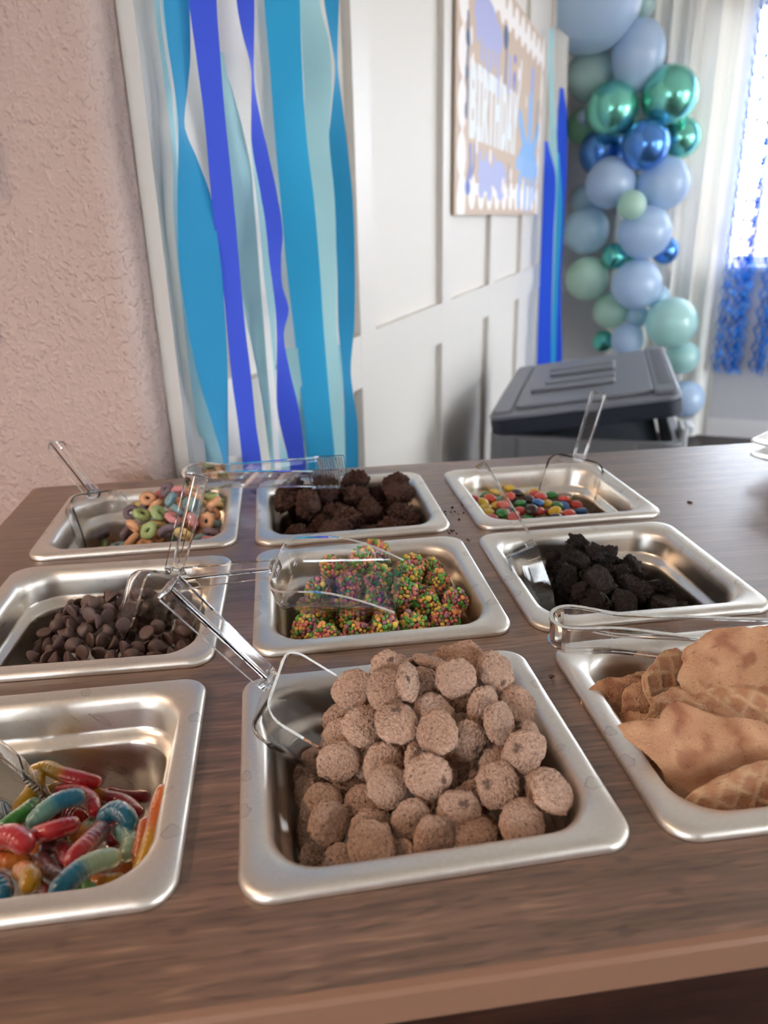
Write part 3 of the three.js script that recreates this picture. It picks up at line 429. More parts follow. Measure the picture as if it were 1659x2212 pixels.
{ // button candies with a sugar shell
  const tones = [['red', 0xc0392e], ['yellow', 0xd9b021], ['green', 0x2a7a33], ['blue', 0x235f9e], ['dark brown', 0x2b1b1c], ['coral red', 0xd0503f]], w = [0.26, 0.26, 0.17, 0.17, 0.05, 0.09], mats = tones.map(([, c]) => phys(c, 0.3, { clearcoat: 0.5, clearcoatRoughness: 0.2 }));
  const P = kinds(1, buttonShape, null, 260), pile = new Pile('C1', 44), top = (u, v) => -0.018 + 0.008 * bump(u, v, -0.015, 0.0, 0.05, 0.06) - 0.02 * sstep(0.03, 0.064, u);
  pile.fill(P, top, { limit: 800, need: 0.003, tip: 0.9, flip: true, over: 0.003, tries: 6 });
  for (const it of pile.items) { let r = pile.R(), k = 0; while (k < 5 && r > w[k]) r -= w[k++]; it.c = k; it.mat = mats[k]; }
  settle(pile, 'button_candy', 'candy', 'sugar-coated button candies in the steel pan', (it) => `glossy ${tones[it.c][0]} button candy`, 'in the pan');
}
{ // chocolate chips: nothing in the photograph tells them apart
  const m = std(0x66504a, 0.5, { bumpMap: M.grain, bumpScale: 0.0001 }), P = kinds(7, chipShape, m, 200), pile = new Pile('A2', 55);
  const top = (u, v) => -0.023 + 0.024 * bump(u, v, 0.0, -0.014, 0.045, 0.04) + 0.010 * bump(u, v, 0.0, 0.045, 0.07, 0.04) + 0.008 * bump(u, v, 0.05, -0.01, 0.03, 0.05) - 0.016 * sstep(-0.03, -0.066, u);
  pile.fill(P, top, { limit: 900, need: 0.0035, tip: 5, flip: true, over: 0.003, tries: 5, sink: 0.0006 });
  settle(pile, 'chocolate_chip', 'chocolate chip', 'chocolate chips heaped in the steel pan', () => 'dark chocolate chip', 'in the heap');
  for (const o of scene.children) if (o.userData.category === 'chocolate chip') o.userData.label = 'small dark brown chocolate chip in the heap in the middle left steel pan';
}
{ // black cookie chunks
  const m = std(0x352c2b, 0.7, { bumpMap: M.crumb, bumpScale: 0.0026 }), P = [...kinds(3, (i) => shardShape(i + 70, 0.0122), m, 420), ...kinds(4, (i) => chunkShape(i + 90, 0.0095, 0.6, 0.62), m, 420)], pile = new Pile('C2', 66);
  const top = (u, v) => -0.028 + 0.036 * bump(u, v, -0.008, -0.028, 0.034, 0.032) + 0.022 * bump(u, v, -0.005, 0.03, 0.06, 0.04) - 0.018 * sstep(0.03, 0.06, u) - 0.008 * sstep(-0.035, -0.06, u);
  pile.fill(P, top, { limit: 120, need: 0.005, tip: 1.8, flip: true, over: 0.007, tries: 12, sink: 0.0012 });
  settle(pile, 'cookie_chunk', 'cookie chunk', 'broken black cookies in the steel pan', () => 'black broken cookie chunk', 'in the heap');
}
{ // clusters: a soft red core crusted with sugar beads
  const beadCol = [0xe08580, 0xeaa066, 0xe6ca5a, 0x5fa248, 0xa06f7c, 0x74ac50].map(hex), core = std(0x8a2f33, 0.5), beadMat = std(0xffffff, 0.45, { vertexColors: true });
  const bead = new THREE.IcosahedronGeometry(1, 2); bead.deleteAttribute('uv');
  const P = Array.from({ length: 6 }, (_, i) => {
    const R = rng(300 + i), o = i * 4.9, cg = warp(ball(5), (v) => { v.multiplyScalar(0.0092 * (1 + 0.34 * fbm(v.x * 1.2 + o, v.y * 1.2, v.z * 1.2, 2))); v.y *= 0.85; }), pos = cg.attributes.position, spots = [], list = [];
    for (let k = 0; k < 2600 && spots.length < 140; k++) { const p = V3().fromBufferAttribute(pos, Math.floor(R() * pos.count)), r = 0.00125 + R() * R() * 0.0013, q = p.clone().multiplyScalar(1 + r * 0.45 / p.length()).add(V3(R() - .5, R() - .5, R() - .5).multiplyScalar(0.001)); if (spots.every(([s, t]) => s.distanceTo(q) > (t + r) * 0.78)) spots.push([q, r]); }
    for (const [q, r] of spots) { const b = bead.clone(), c = beadCol[Math.floor(R() * 6)], k = 0.85 + R() * 0.3; b.scale(r * (0.9 + R() * 0.3), r * (0.85 + R() * 0.2), r); b.translate(q.x, q.y, q.z); vcolor(b, (d) => d.setRGB(c.r * k, c.g * k, c.b * k)); list.push(b); }
    const g = mergeGeometries(list); return { core: cg, beads: g, pts: proxy(g, 420) };
  }), pile = new Pile('B2', 77);
  const top = (u, v) => -0.016 + 0.026 * bump(u, v, 0.006, -0.034, 0.036, 0.034) + 0.010 * bump(u, v, 0.04, 0.01, 0.03, 0.04) + 0.006 * bump(u, v, 0.0, 0.05, 0.08, 0.025) - 0.010 * sstep(-0.02, -0.06, u) * sstep(0.05, -0.02, v);
  pile.fill(P, top, { limit: 180, need: 0.005, tip: 5, flip: true, over: 0.007, tries: 12, sink: 0.001 });
  for (const it of pile.items) it.make = () => { const t = new THREE.Group(); mesh('core', it.proto.core, core, t); const b = mesh('sugar_beads', it.proto.beads, beadMat, t); b.userData = { kind: 'stuff' }; return t; };
  settle(pile, 'candy_cluster', 'candy', 'bead-crusted candy clusters in the steel pan', () => 'bead-crusted candy cluster', 'in the heap');
}
// ------------------------------------------------------------------ gummy worms
{
  const C = { red: hex(0xc01f2c), pink: hex(0xdb3f48), crimson: hex(0x8a1626), yellow: hex(0xd2a21c), amber: hex(0xd98d3a), orange: hex(0xd87430), blue: hex(0x11789c), teal: hex(0x6fa79e), pale: hex(0xa7c4a3), green: hex(0x3c8f35), smoke: hex(0x6a4a4c) };
  const gum = phys(0xffffff, 0.3, { vertexColors: true, transmission: 0.42, thickness: 0.012, ior: 1.4, clearcoat: 0.2, clearcoatRoughness: 0.4 });
  const worms = [
    ['dark red gummy worm in the bottom layer below the large blue one', 'crimson', 'red', 0.0074, [[330, 1080, -46], [480, 1050, -47], [620, 1100, -46]]],
    ['green gummy worm in the bottom layer between red and crimson', 'green', 'smoke', 0.0074, [[430, 1290, -47], [560, 1210, -47], [700, 1230, -47]]],
    ['amber gummy worm in the bottom layer below the fat red one', 'amber', 'orange', 0.0074, [[40, 1330, -46], [180, 1290, -47], [300, 1330, -46]]],
    ['crimson gummy worm in the bottom layer below the arching blue one', 'crimson', 'crimson', 0.0078, [[700, 1060, -46], [820, 1130, -47], [850, 1280, -46]]],
    ['orange gummy worm in the bottom layer by the right pan wall', 'orange', 'crimson', 0.0074, [[930, 1010, -46], [1010, 1130, -46], [980, 1300, -46]]],
    ['plum gummy worm in the bottom layer near the front rim', 'smoke', 'crimson', 0.0076, [[200, 1450, -46], [360, 1420, -47], [520, 1500, -46]]],
    ['teal gummy worm in the bottom layer at the left', 'blue', 'teal', 0.0074, [[60, 1120, -46], [180, 1190, -47], [280, 1150, -46]]],
    ['dark amber gummy worm in the bottom layer behind the heap', 'amber', 'crimson', 0.0072, [[420, 860, -46], [560, 900, -47], [720, 880, -46]]],
    ['red gummy worm in the bottom layer under the pale green one', 'crimson', 'red', 0.0076, [[560, 1480, -46], [700, 1440, -47], [840, 1400, -46]]],
    ['dark red gummy worm lying deepest, beside the right pan wall', 'crimson', 'crimson', 0.0058, [[800, 900, -44], [930, 930, -46], [1100, 935, -46]]],
    ['yellow gummy worm lying lowest by the near rim', 'amber', 'yellow', 0.0058, [[700, 1570, -36], [800, 1575, -36], [900, 1555, -37]]],
    ['dark green gummy worm half hidden at the near rim', 'green', 'green', 0.0055, [[540, 1640, -36], [620, 1600, -37], [700, 1650, -36]]],
    ['orange gummy worm under the pale green one at the right', 'orange', 'amber', 0.0058, [[860, 1530, -40], [930, 1480, -40], [1000, 1420, -40]]],
    ['deep crimson gummy worm under the yellow lump', 'crimson', 'red', 0.0058, [[250, 1560, -40], [330, 1600, -40], [400, 1650, -38]]],
    ['orange gummy worm standing upright just left of the ridged orange one', 'orange', 'orange', 0.0056, [[1095, 1120, -20], [1065, 1250, -24], [1030, 1420, -30]]],
    ['ridged pink-orange gummy worm leaning along the right pan wall', 'orange', 'yellow', 0.0064, [[1225, 880, -8], [1180, 1010, -14], [1150, 1180, -19], [1095, 1360, -25], [1040, 1490, -30]]],
    ['teal gummy worm at the left edge, near the tongs', 'blue', 'blue', 0.006, [[-60, 1000, -40], [20, 1035, -38], [70, 1100, -38]]],
    ['dark teal gummy worm cut by the left edge of the picture', 'blue', 'blue', 0.0064, [[-60, 1560, -30], [10, 1580, -30], [40, 1680, -31]]],
    ['smoky grey gummy worm under the pale green one', 'smoke', 'smoke', 0.0066, [[300, 1390, -34], [360, 1490, -33], [450, 1560, -33]]],
    ['dark plum gummy worm in the middle of the pan', 'smoke', 'crimson', 0.0066, [[330, 1320, -34], [450, 1320, -34], [510, 1430, -33]]],
    ['pale amber gummy worm behind the crimson one', 'amber', 'pale', 0.0062, [[540, 1240, -36], [640, 1180, -36], [700, 1130, -37]]],
    ['grey-green gummy worm under the arching blue one', 'teal', 'pale', 0.0068, [[890, 1190, -30], [975, 1270, -29], [945, 1380, -30]]],
    ['orange gummy worm at the left beneath the fat red one', 'orange', 'amber', 0.0068, [[-40, 1400, -31], [80, 1420, -31], [190, 1410, -33]]],
    ['yellow gummy worm curled in a lump near the front rim', 'amber', 'yellow', 0.0074, [[150, 1480, -29], [225, 1530, -27], [215, 1620, -28]]],
    ['long amber gummy worm turning red towards the right', 'yellow', 'crimson', 0.006, [[375, 885, -33], [560, 880, -33], [760, 930, -34], [930, 975, -35], [1040, 1060, -36]]],
    ['bright red gummy worm arching behind the blue one', 'red', 'red', 0.0062, [[430, 890, -30], [570, 895, -28], [680, 960, -28], [705, 1060, -30]]],
    ['yellow gummy worm running down from the top of the heap', 'yellow', 'yellow', 0.0068, [[280, 770, -24], [260, 860, -25], [210, 940, -27], [130, 1030, -30]]],
    ['yellow gummy worm with a red end, highest in the heap', 'yellow', 'red', 0.0062, [[225, 760, -24], [340, 720, -22], [460, 765, -22], [600, 800, -24], [730, 830, -27]]],
    ['bright green gummy worm at the left of the heap', 'green', 'green', 0.0066, [[270, 985, -27], [150, 1080, -26], [30, 1160, -27]]],
    ['large blue gummy worm arched across the middle', 'blue', 'teal', 0.0074, [[600, 935, -21], [470, 960, -19], [340, 1040, -20], [240, 1140, -24]]],
    ['blue gummy worm arching at the right of the heap', 'blue', 'blue', 0.0074, [[770, 1095, -25], [860, 1035, -22], [950, 1090, -22], [975, 1150, -25]]],
    ['pink-red gummy worm below the large blue one', 'pink', 'red', 0.0072, [[260, 1225, -26], [400, 1185, -23], [560, 1140, -25]]],
    ['fat red gummy worm at the left edge of the picture', 'pink', 'pink', 0.0088, [[-60, 1260, -22], [90, 1230, -20], [200, 1300, -22]]],
    ['crimson gummy worm running diagonally in the middle', 'crimson', 'red', 0.0074, [[770, 1170, -26], [680, 1260, -24], [575, 1370, -23], [525, 1430, -25]]],
    ['pale green gummy worm turning blue, nearest the front rim', 'pale', 'blue', 0.0078, [[860, 1390, -24], [720, 1420, -22], [590, 1490, -21], [490, 1580, -21], [420, 1650, -23]]],
  ];
  for (const [label, a, b, fat, pts] of worms) {
    const r = fat * 0.7;
    const P = pts.map(([x, y, h]) => atHeight(x / 3.456, 1450 + y / 3.456, h / 1000)); P.unshift(P[0].clone().addScaledVector(P[0].clone().sub(P[1]).normalize(), r * 0.6)); P.push(P.at(-1).clone().addScaledVector(P.at(-1).clone().sub(P.at(-2)).normalize(), r * 0.6));
    const c = new THREE.CatmullRomCurve3(P), L = c.getLength(), n = Math.max(30, Math.round(L / 0.0009)), base = P[0].clone(), fr = c.computeFrenetFrames(n, false);
    const g = grid(n, 16, (i, j) => {
      const k = Math.round(i * n), e = Math.min(i, 1 - i) * L, cap = e < r ? Math.sqrt(Math.max(0, 1 - (1 - e / r) ** 2)) : 1, rr = r * cap * (0.96 + 0.035 * Math.sin(i * L * 2300) * sstep(r * 0.6, r * 1.5, e)) * (0.92 + 0.1 * Math.sin(i * 3.14)), t = j * 6.2832;
      return c.getPointAt(i).addScaledVector(fr.normals[k], Math.cos(t) * rr).addScaledVector(fr.binormals[k], Math.sin(t) * rr).sub(base);
    });
    vcolor(g, (col, x, y, z, i) => { const f = Math.floor(i / 17) / n; col.copy(C[a]).lerp(C[b], sstep(0.42, 0.62, f)); });
    const m = mesh('gummy_worm', mergeVertices((g.deleteAttribute('uv'), g.deleteAttribute('normal'), g), 1e-7), gum); m.geometry.computeVertexNormals(); m.position.copy(base); tag(m, label, 'gummy worm', 'gummy worms in the steel pan');
  }
}
// ------------------------------------------------------------------ broken waffle cone
{
  const tan = hex(0xcf9c74), brown = hex(0x9c6040), pale = hex(0xdab48c);
  const m = std(0xffffff, 0.75, { vertexColors: true, bumpMap: M.crumb, bumpScale: 0.0013 });
  // a curved plate with a broken outline; one face carries the waffle ridges
  function shard(label, px, py, h, w, d, tilt, yaw, roll, seed, gridUp, bend, tip = 0) {
    const R = rng(seed), o = seed * 3.1, nr = 26, na = 64, out = (t) => { const c = Math.abs(Math.cos(t)), s = Math.abs(Math.sin(t)); return Math.pow(c ** 2.6 + s ** 2.6, -1 / 2.6) * (1 + 0.22 * fbm(Math.cos(t) * 1.3 + o, Math.sin(t) * 1.3, 1, 2) + 0.05 * nz(Math.cos(t) * 7, Math.sin(t) * 7, o) + 0.035 * nz(Math.cos(t) * 19, Math.sin(t) * 19, o)) * (tip ? 1 - tip * sstep(0.2, 1, -Math.cos(t)) * Math.abs(Math.sin(t)) : 1); };
    const face = (sd) => grid(nr, na, (i, j) => {
      const t = j * 6.2832, q = out(t) * i, x = Math.cos(t) * q * w / 2, z = Math.sin(t) * q * d / 2 - tip * 0.55 * d * sstep(-0.1, 1, -x / (w / 2)), P = 0.0098, ax = x * 0.8 + z * 0.6, az = -x * 0.6 + z * 0.8;
      const fx = Math.abs(((ax / P) % 1 + 1) % 1 - 0.5) * 2, fz = Math.abs(((az / P) % 1 + 1) % 1 - 0.5) * 2, ridge = Math.max(sstep(0.66, 0.95, fx), sstep(0.66, 0.95, fz));
      const edge = sstep(1, 0.93, i), y = bend * (z / (d / 2)) ** 2 * -1 + 0.0034 * fbm(x * 38 + o, z * 38, 2, 3) + sd * (0.0004 + 0.0007 * edge + ((sd > 0) === gridUp ? 0.0009 * ridge * edge : 0.00025 * edge * nz(x * 400, z * 400, o)));
      return { x, y, z, u: x * 26, v: z * 26 };
    });
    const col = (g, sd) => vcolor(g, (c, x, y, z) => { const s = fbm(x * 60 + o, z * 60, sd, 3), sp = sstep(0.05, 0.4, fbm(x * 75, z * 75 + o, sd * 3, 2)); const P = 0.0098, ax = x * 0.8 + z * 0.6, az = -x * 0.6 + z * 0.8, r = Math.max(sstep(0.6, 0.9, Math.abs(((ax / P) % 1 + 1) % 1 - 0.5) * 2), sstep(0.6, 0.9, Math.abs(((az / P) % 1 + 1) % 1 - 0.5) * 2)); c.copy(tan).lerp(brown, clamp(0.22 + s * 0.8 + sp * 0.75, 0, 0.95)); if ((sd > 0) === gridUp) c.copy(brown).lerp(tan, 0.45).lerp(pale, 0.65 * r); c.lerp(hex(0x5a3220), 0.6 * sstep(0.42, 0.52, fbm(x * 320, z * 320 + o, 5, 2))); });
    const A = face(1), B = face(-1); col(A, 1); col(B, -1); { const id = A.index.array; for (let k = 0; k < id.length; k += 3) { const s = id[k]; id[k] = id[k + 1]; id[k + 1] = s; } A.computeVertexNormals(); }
    const rim = []; { const pa = A.attributes.position, pb = B.attributes.position, base = nr * (na + 1); for (let j = 0; j < na; j++) { const a = V3().fromBufferAttribute(pa, base + j), b = V3().fromBufferAttribute(pa, base + j + 1), c = V3().fromBufferAttribute(pb, base + j), e = V3().fromBufferAttribute(pb, base + j + 1); for (const v of [a, b, c, b, e, c]) rim.push(v.x, v.y, v.z); } }
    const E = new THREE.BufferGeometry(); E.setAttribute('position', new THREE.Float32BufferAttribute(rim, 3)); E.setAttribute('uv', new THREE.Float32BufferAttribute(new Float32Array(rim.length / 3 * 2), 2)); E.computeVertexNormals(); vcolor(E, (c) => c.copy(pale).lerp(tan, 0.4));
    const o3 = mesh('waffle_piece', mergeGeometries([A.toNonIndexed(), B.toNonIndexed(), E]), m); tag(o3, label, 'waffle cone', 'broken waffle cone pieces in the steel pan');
    o3.material = M.waffle ??= Object.assign(m, { side: THREE.DoubleSide }); o3.position.copy(atHeight(px, py, h)); o3.rotation.set(rad(tilt), rad(yaw), 0, 'YXZ'); o3.rotateY(rad(roll)); return o3;
  }
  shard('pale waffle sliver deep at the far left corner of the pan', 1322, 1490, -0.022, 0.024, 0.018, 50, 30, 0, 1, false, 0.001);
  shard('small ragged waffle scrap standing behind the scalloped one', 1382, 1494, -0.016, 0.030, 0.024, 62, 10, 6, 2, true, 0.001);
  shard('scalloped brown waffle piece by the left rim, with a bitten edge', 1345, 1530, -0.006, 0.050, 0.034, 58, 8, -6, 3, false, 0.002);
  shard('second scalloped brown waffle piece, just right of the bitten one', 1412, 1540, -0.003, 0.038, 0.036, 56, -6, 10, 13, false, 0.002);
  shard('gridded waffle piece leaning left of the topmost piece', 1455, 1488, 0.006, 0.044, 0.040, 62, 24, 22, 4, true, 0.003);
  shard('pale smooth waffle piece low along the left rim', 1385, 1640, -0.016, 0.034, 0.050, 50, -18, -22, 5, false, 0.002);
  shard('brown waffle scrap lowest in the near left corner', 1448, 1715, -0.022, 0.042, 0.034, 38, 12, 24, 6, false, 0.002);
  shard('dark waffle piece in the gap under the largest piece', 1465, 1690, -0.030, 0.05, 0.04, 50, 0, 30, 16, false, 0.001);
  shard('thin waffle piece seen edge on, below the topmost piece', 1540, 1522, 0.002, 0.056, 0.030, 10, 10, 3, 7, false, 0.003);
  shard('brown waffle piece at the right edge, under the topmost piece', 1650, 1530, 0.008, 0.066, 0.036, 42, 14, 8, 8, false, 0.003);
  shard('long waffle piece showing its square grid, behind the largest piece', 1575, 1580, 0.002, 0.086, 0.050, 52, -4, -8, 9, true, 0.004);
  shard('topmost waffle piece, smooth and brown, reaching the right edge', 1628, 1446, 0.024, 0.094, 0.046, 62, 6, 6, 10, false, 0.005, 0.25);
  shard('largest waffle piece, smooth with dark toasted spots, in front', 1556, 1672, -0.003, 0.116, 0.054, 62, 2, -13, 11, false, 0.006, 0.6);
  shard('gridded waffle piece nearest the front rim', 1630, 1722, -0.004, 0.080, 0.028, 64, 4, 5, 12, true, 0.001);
}
// ------------------------------------------------------------------ crumbs, plates, small things by the wall
{
  const R = rng(9), list = [], bits = [ball(1)]; const spots = [[960, 1105, 12, 30], [985, 1113, 10, 20], [1000, 1090, 10, 12], [975, 1150, 14, 10], [1010, 1165, 18, 8], [920, 1425, 60, 10], [1190, 1460, 20, 8], [1250, 1640, 18, 10], [1330, 1560, 20, 8], [1490, 1085, 60, 5]];
  for (const [x, y, n, sp] of spots) for (let k = 0; k < n * 0.7; k++) { const p = atHeight(x + (R() + R() - 1) * sp * 1.3, y + (R() + R() - 1) * sp * 0.5, 0.0005), s = (0.0003 + R() ** 3 * 0.0008) * (y < 1160 && x < 1020 ? 1.1 : 0.6), g = warp(bits[0].clone(), (v) => v.multiplyScalar(s * (0.7 + 0.6 * R()))); g.translate(p.x, p.y, p.z); list.push(g); }
  const c = mesh('brownie_crumbs', mergeGeometries(list), std(0x3a2118, 0.9)); tag(c, 'dark crumbs scattered on the counter between the pans', 'crumbs', null, 'stuff');
}
{
  function plate(label, x, y, z, turn) {
    const t = thing('square_plate', label, 'plate', 'white square plates at the right end'), a = 0.112, rings = [[a, 0.0175, .016], [a - .001, .0188, .016], [a - .003, .0186, .016], [a - .028, .0085, .022], [a - .034, .005, .026], [a - .04, .0042, .03], [0.02, .004, .015], [0.0004, .004, .0003]].map((r) => r);
    const low = [[a, .0172, .016], [a - .028, .006, .022], [a - .04, .0, .03], [0.02, 0, .015], [0.0004, 0, .0003]], build = (rs, flip) => { const pos = [], idx = [], per = 4 * 9; rs.forEach(([h, yy, r], k) => { for (const [sx, sz, t0] of [[1, 1, 0], [-1, 1, 90], [-1, -1, 180], [1, -1, 270]]) for (let i = 0; i <= 8; i++) { const q = rad(t0 + i * 11.25); pos.push(sx * (h - r) + r * Math.cos(q), yy, sz * (h - r) + r * Math.sin(q)); } if (k) for (let i = 0; i < per; i++) { const A = (k - 1) * per + i, B = (k - 1) * per + (i + 1) % per; flip ? idx.push(A, A + per, B, B, A + per, B + per) : idx.push(A, B, A + per, B, B + per, A + per); } }); const g = new THREE.BufferGeometry(); g.setAttribute('position', new THREE.Float32BufferAttribute(pos, 3)); g.setIndex(idx); g.computeVertexNormals(); return g; };
    const w = phys(0xf3f1ee, 0.25, { side: THREE.DoubleSide }); mesh('plate_top', build(rings, false), w, t); mesh('plate_foot', build(low, true), w, t); t.position.set(x, y, z); t.rotation.y = rad(turn);
  }
  plate('lower of the two white square plates at the right edge', 0.587, yT(.0012), -0.362, 33);
  plate('upper white square plate at the right edge, on another plate', 0.577, yT(.0212), -0.352, 34);
}
{
  const sw = inRoom(thing('switch_plate', 'edge of a wall switch plate on the textured wall at far left', 'switch')); const g = new RoundedBoxGeometry(0.076, 0.118, 0.006, 2, 0.002); g.translate(-0.234, 1.116, ZC + 0.004); mesh('cover_plate', g, std(0xd9c8bc, 0.5), sw); const k = new RoundedBoxGeometry(0.034, 0.066, 0.005, 2, 0.0015); k.translate(-0.234, 1.116, ZC + 0.0085); mesh('rocker', k, std(0xe2d6cc, 0.4), sw);
  const fr = inRoom(thing('hanging_picture', 'dark wooden edge of a picture hung on the textured wall at far left', 'picture')); mesh('frame', mergeGeometries([box(-0.556, -0.531, 1.235, 1.70, ZC + 0.001, ZC + 0.03), box(-0.181, -0.156, 1.235, 1.70, ZC + 0.001, ZC + 0.03), box(-0.531, -0.181, 1.235, 1.26, ZC + 0.001, ZC + 0.03), box(-0.531, -0.181, 1.675, 1.70, ZC + 0.001, ZC + 0.03)]), std(0x5b4335, 0.6), fr); mesh('backing', box(-0.531, -0.181, 1.26, 1.675, ZC + 0.001, ZC + 0.012), std(0xd8d2c6, 0.8), fr);
}
// ------------------------------------------------------------------ paper streamers on the panelled wall
{
  const K = { teal: [0x2596c8, 'teal blue'], royal: [0x3d58dc, 'royal blue'], deep: [0x1c55e6, 'deep blue'], cyan: [0x30b2e4, 'bright cyan'], aqua: [0xb2dee2, 'pale aqua'], white: [0xf1ece6, 'white'] }, mats = {};
  for (const k in K) mats[k] = phys(K[k][0], 0.85, { side: THREE.DoubleSide, transmission: 0.22, thickness: 0, bumpMap: M.crepe, bumpScale: 0.0004 });
  const interp = (rows, y) => { if (y <= rows[0][0]) return rows[0]; for (let i = 1; i < rows.length; i++) if (y <= rows[i][0]) { const a = rows[i - 1], b = rows[i], t = (y - a[0]) / (b[0] - a[0]), p = rows[Math.max(i - 2, 0)], n = rows[Math.min(i + 1, rows.length - 1)], cr = (k) => 0.5 * (2 * a[k] + (b[k] - p[k]) * t + (2 * p[k] - 5 * a[k] + 4 * b[k] - n[k]) * t * t + (3 * a[k] - p[k] - 3 * b[k] + n[k]) * t * t * t); return [y, cr(1), cr(2)]; } return rows.at(-1); };
  // rows: [picture row, left edge, right edge] of a hanging ribbon; it keeps its full width and turns about its length
  function streamer(kind, off, rows, label, s, upto, downto, group, away) {
    const R = rows.map(([y, l, r]) => [y / s, l / s, r / s]), pts = []; let full = 0, flip = 1, wasNarrow = false; const samples = [];
    const y0 = R[0][0], y1 = R.at(-1)[0]; let maxW = 0;
    for (let k = 0; k <= 70; k++) { const y = lerp(y0, y1, k / 70), [, l, r] = interp(R, y), c = away ? meetZ((l + r) / 2, y, away) : meetX((l + r) / 2, y, off), P = room(c.x, c.y, c.z), depth = toPixel(P)[2]; const hw = Math.max((r - l) / 2, 0.5) * depth / FPX; maxW = Math.max(maxW, hw); samples.push([P, hw]); }
    maxW *= 1.01;
    const ext = []; const first = samples[0], last = samples.at(-1);
    if (upto > first[0].y + 0.02) for (let k = 8; k >= 1; k--) { const P = first[0].clone(); P.y = lerp(first[0].y, upto, k / 8); samples.unshift([P, first[1]]); }
    samples.sort((a, b) => b[0].y - a[0].y);
    if (downto < last[0].y - 0.02) for (let k = 1; k <= 6; k++) { const P = last[0].clone(); P.y = lerp(last[0].y, downto, k / 6); samples.push([P, last[1]]); }
    const A = [], B = []; let len = 0;
    samples.forEach(([P, hw], i) => {
      const narrow = hw < maxW * 0.33; wasNarrow = narrow;
      const view = P.clone().sub(camera.position).setY(0).normalize(), right = V3(-view.z, 0, view.x), dz = Math.sqrt(Math.max(0, maxW * maxW - hw * hw)) * 0.55; if (i) len += P.distanceTo(samples[i - 1][0]);
      const e = right.multiplyScalar(hw * flip).addScaledVector(view, dz); A.push([P.clone().sub(e), len]); B.push([P.clone().add(e), len]);
    });
    const org = A[0][0].clone(); org.y = Math.min(...A.map((a) => a[0].y));
    const n = A.length - 1, g = grid(n, 4, (u, v) => { const i = Math.round(u * n), p = A[i][0].clone().lerp(B[i][0], v).sub(org); return Object.assign(p, { u: v * 0.05 * 3, v: A[i][1] }); });
    const m = mesh('paper_streamer', g, mats[kind]); m.position.copy(org); tag(m, label, 'streamer', group);
  }
  const N = 2.07375, G = 'twisted paper streamers on the white wall', UP = 2.1, DN = 0.55;
  streamer('white', 0.022, [[0, 588, 720], [400, 650, 780], [1000, 700, 810], [1500, 770, 850], [2100, 845, 925]], 'leftmost white paper streamer, beside the textured wall corner', N, UP, DN, G);
  streamer('aqua', 0.032, [[0, 690, 742], [400, 740, 800], [700, 775, 805], [1000, 782, 806], [1500, 830, 870], [1900, 880, 950], [2100, 930, 1010]], 'pale aqua paper streamer at the far left, half behind teal', N, UP, DN, G);
  streamer('white', 0.040, [[1700, 1010, 1040], [1760, 1012, 1050], [1900, 1015, 1078], [2040, 1020, 1092]], 'short white streamer end between teal and royal blue', N, 0, 0.9, G);
  streamer('aqua', 0.046, [[240, 985, 1050], [400, 995, 1078], [600, 1012, 1125], [900, 1042, 1182], [1200, 1068, 1224], [1400, 1098, 1232], [1600, 1140, 1236], [1800, 1175, 1232], [1950, 1195, 1250], [2100, 1215, 1305]], 'pale aqua streamer between the two royal blue ones', N, 0, DN, G);
  streamer('white', 0.054, [[0, 965, 1065], [250, 985, 1098], [400, 1040, 1120], [600, 1092, 1135], [800, 1130, 1160]], 'white streamer at the top between the royal blue ones', N, UP, 0, G);
  streamer('white', 0.030, [[0, 1130, 1195], [300, 1142, 1220], [600, 1180, 1248], [900, 1222, 1272], [1200, 1240, 1312], [1450, 1272, 1335], [1610, 1280, 1342]], 'white streamer between royal blue and bright cyan', N, UP, 0, G);
  streamer('aqua', 0.038, [[1560, 1262, 1335], [1700, 1290, 1350], [1860, 1330, 1372], [2100, 1350, 1400]], 'short pale aqua streamer end left of bright cyan', N, 0, DN, G);
  streamer('aqua', 0.050, [[1545, 1490, 1532], [1700, 1500, 1534], [1850, 1505, 1540], [2100, 1530, 1570]], 'short pale aqua streamer at lower right, before teal', N, 0, DN, G);
  streamer('white', 0.026, [[0, 1420, 1465], [200, 1440, 1496], [400, 1450, 1500], [700, 1462, 1500], [1200, 1490, 1520], [1550, 1490, 1530]], 'white streamer between pale aqua and the right teal one', N, UP, 0, G);
  streamer('teal', 0.062, [[0, 735, 848], [250, 760, 851], [400, 783, 838], [520, 797, 826], [580, 801, 832], [700, 801, 880], [850, 798, 935], [1000, 799, 965], [1200, 808, 990], [1500, 850, 1012], [1700, 895, 1020], [1900, 955, 1022], [2090, 1005, 1026]], 'wide twisted teal streamer at the left of the row', N, UP, DN, G);
  streamer('cyan', 0.060, [[0, 1186, 1343], [300, 1210, 1354], [600, 1232, 1372], [900, 1258, 1407], [1200, 1285, 1432], [1500, 1320, 1452], [1800, 1355, 1477], [2100, 1380, 1502]], 'wide flat bright cyan streamer', N, UP, DN, G);
  streamer('aqua', 0.070, [[0, 1343, 1432], [200, 1352, 1476], [400, 1362, 1486], [600, 1372, 1474], [900, 1405, 1500], [1200, 1428, 1508], [1500, 1448, 1510], [1800, 1470, 1536], [2100, 1500, 1546]], 'wide pale aqua streamer right of bright cyan', N, UP, DN, G);
  streamer('teal', 0.078, [[0, 1452, 1519], [150, 1476, 1514], [300, 1500, 1514], [450, 1490, 1532], [650, 1472, 1556], [900, 1495, 1581], [1200, 1510, 1590], [1450, 1515, 1588], [1650, 1532, 1572], [1750, 1538, 1580], [1900, 1545, 1602], [2100, 1548, 1606]], 'twisted teal streamer at the right end of the row', N, UP, DN, G);
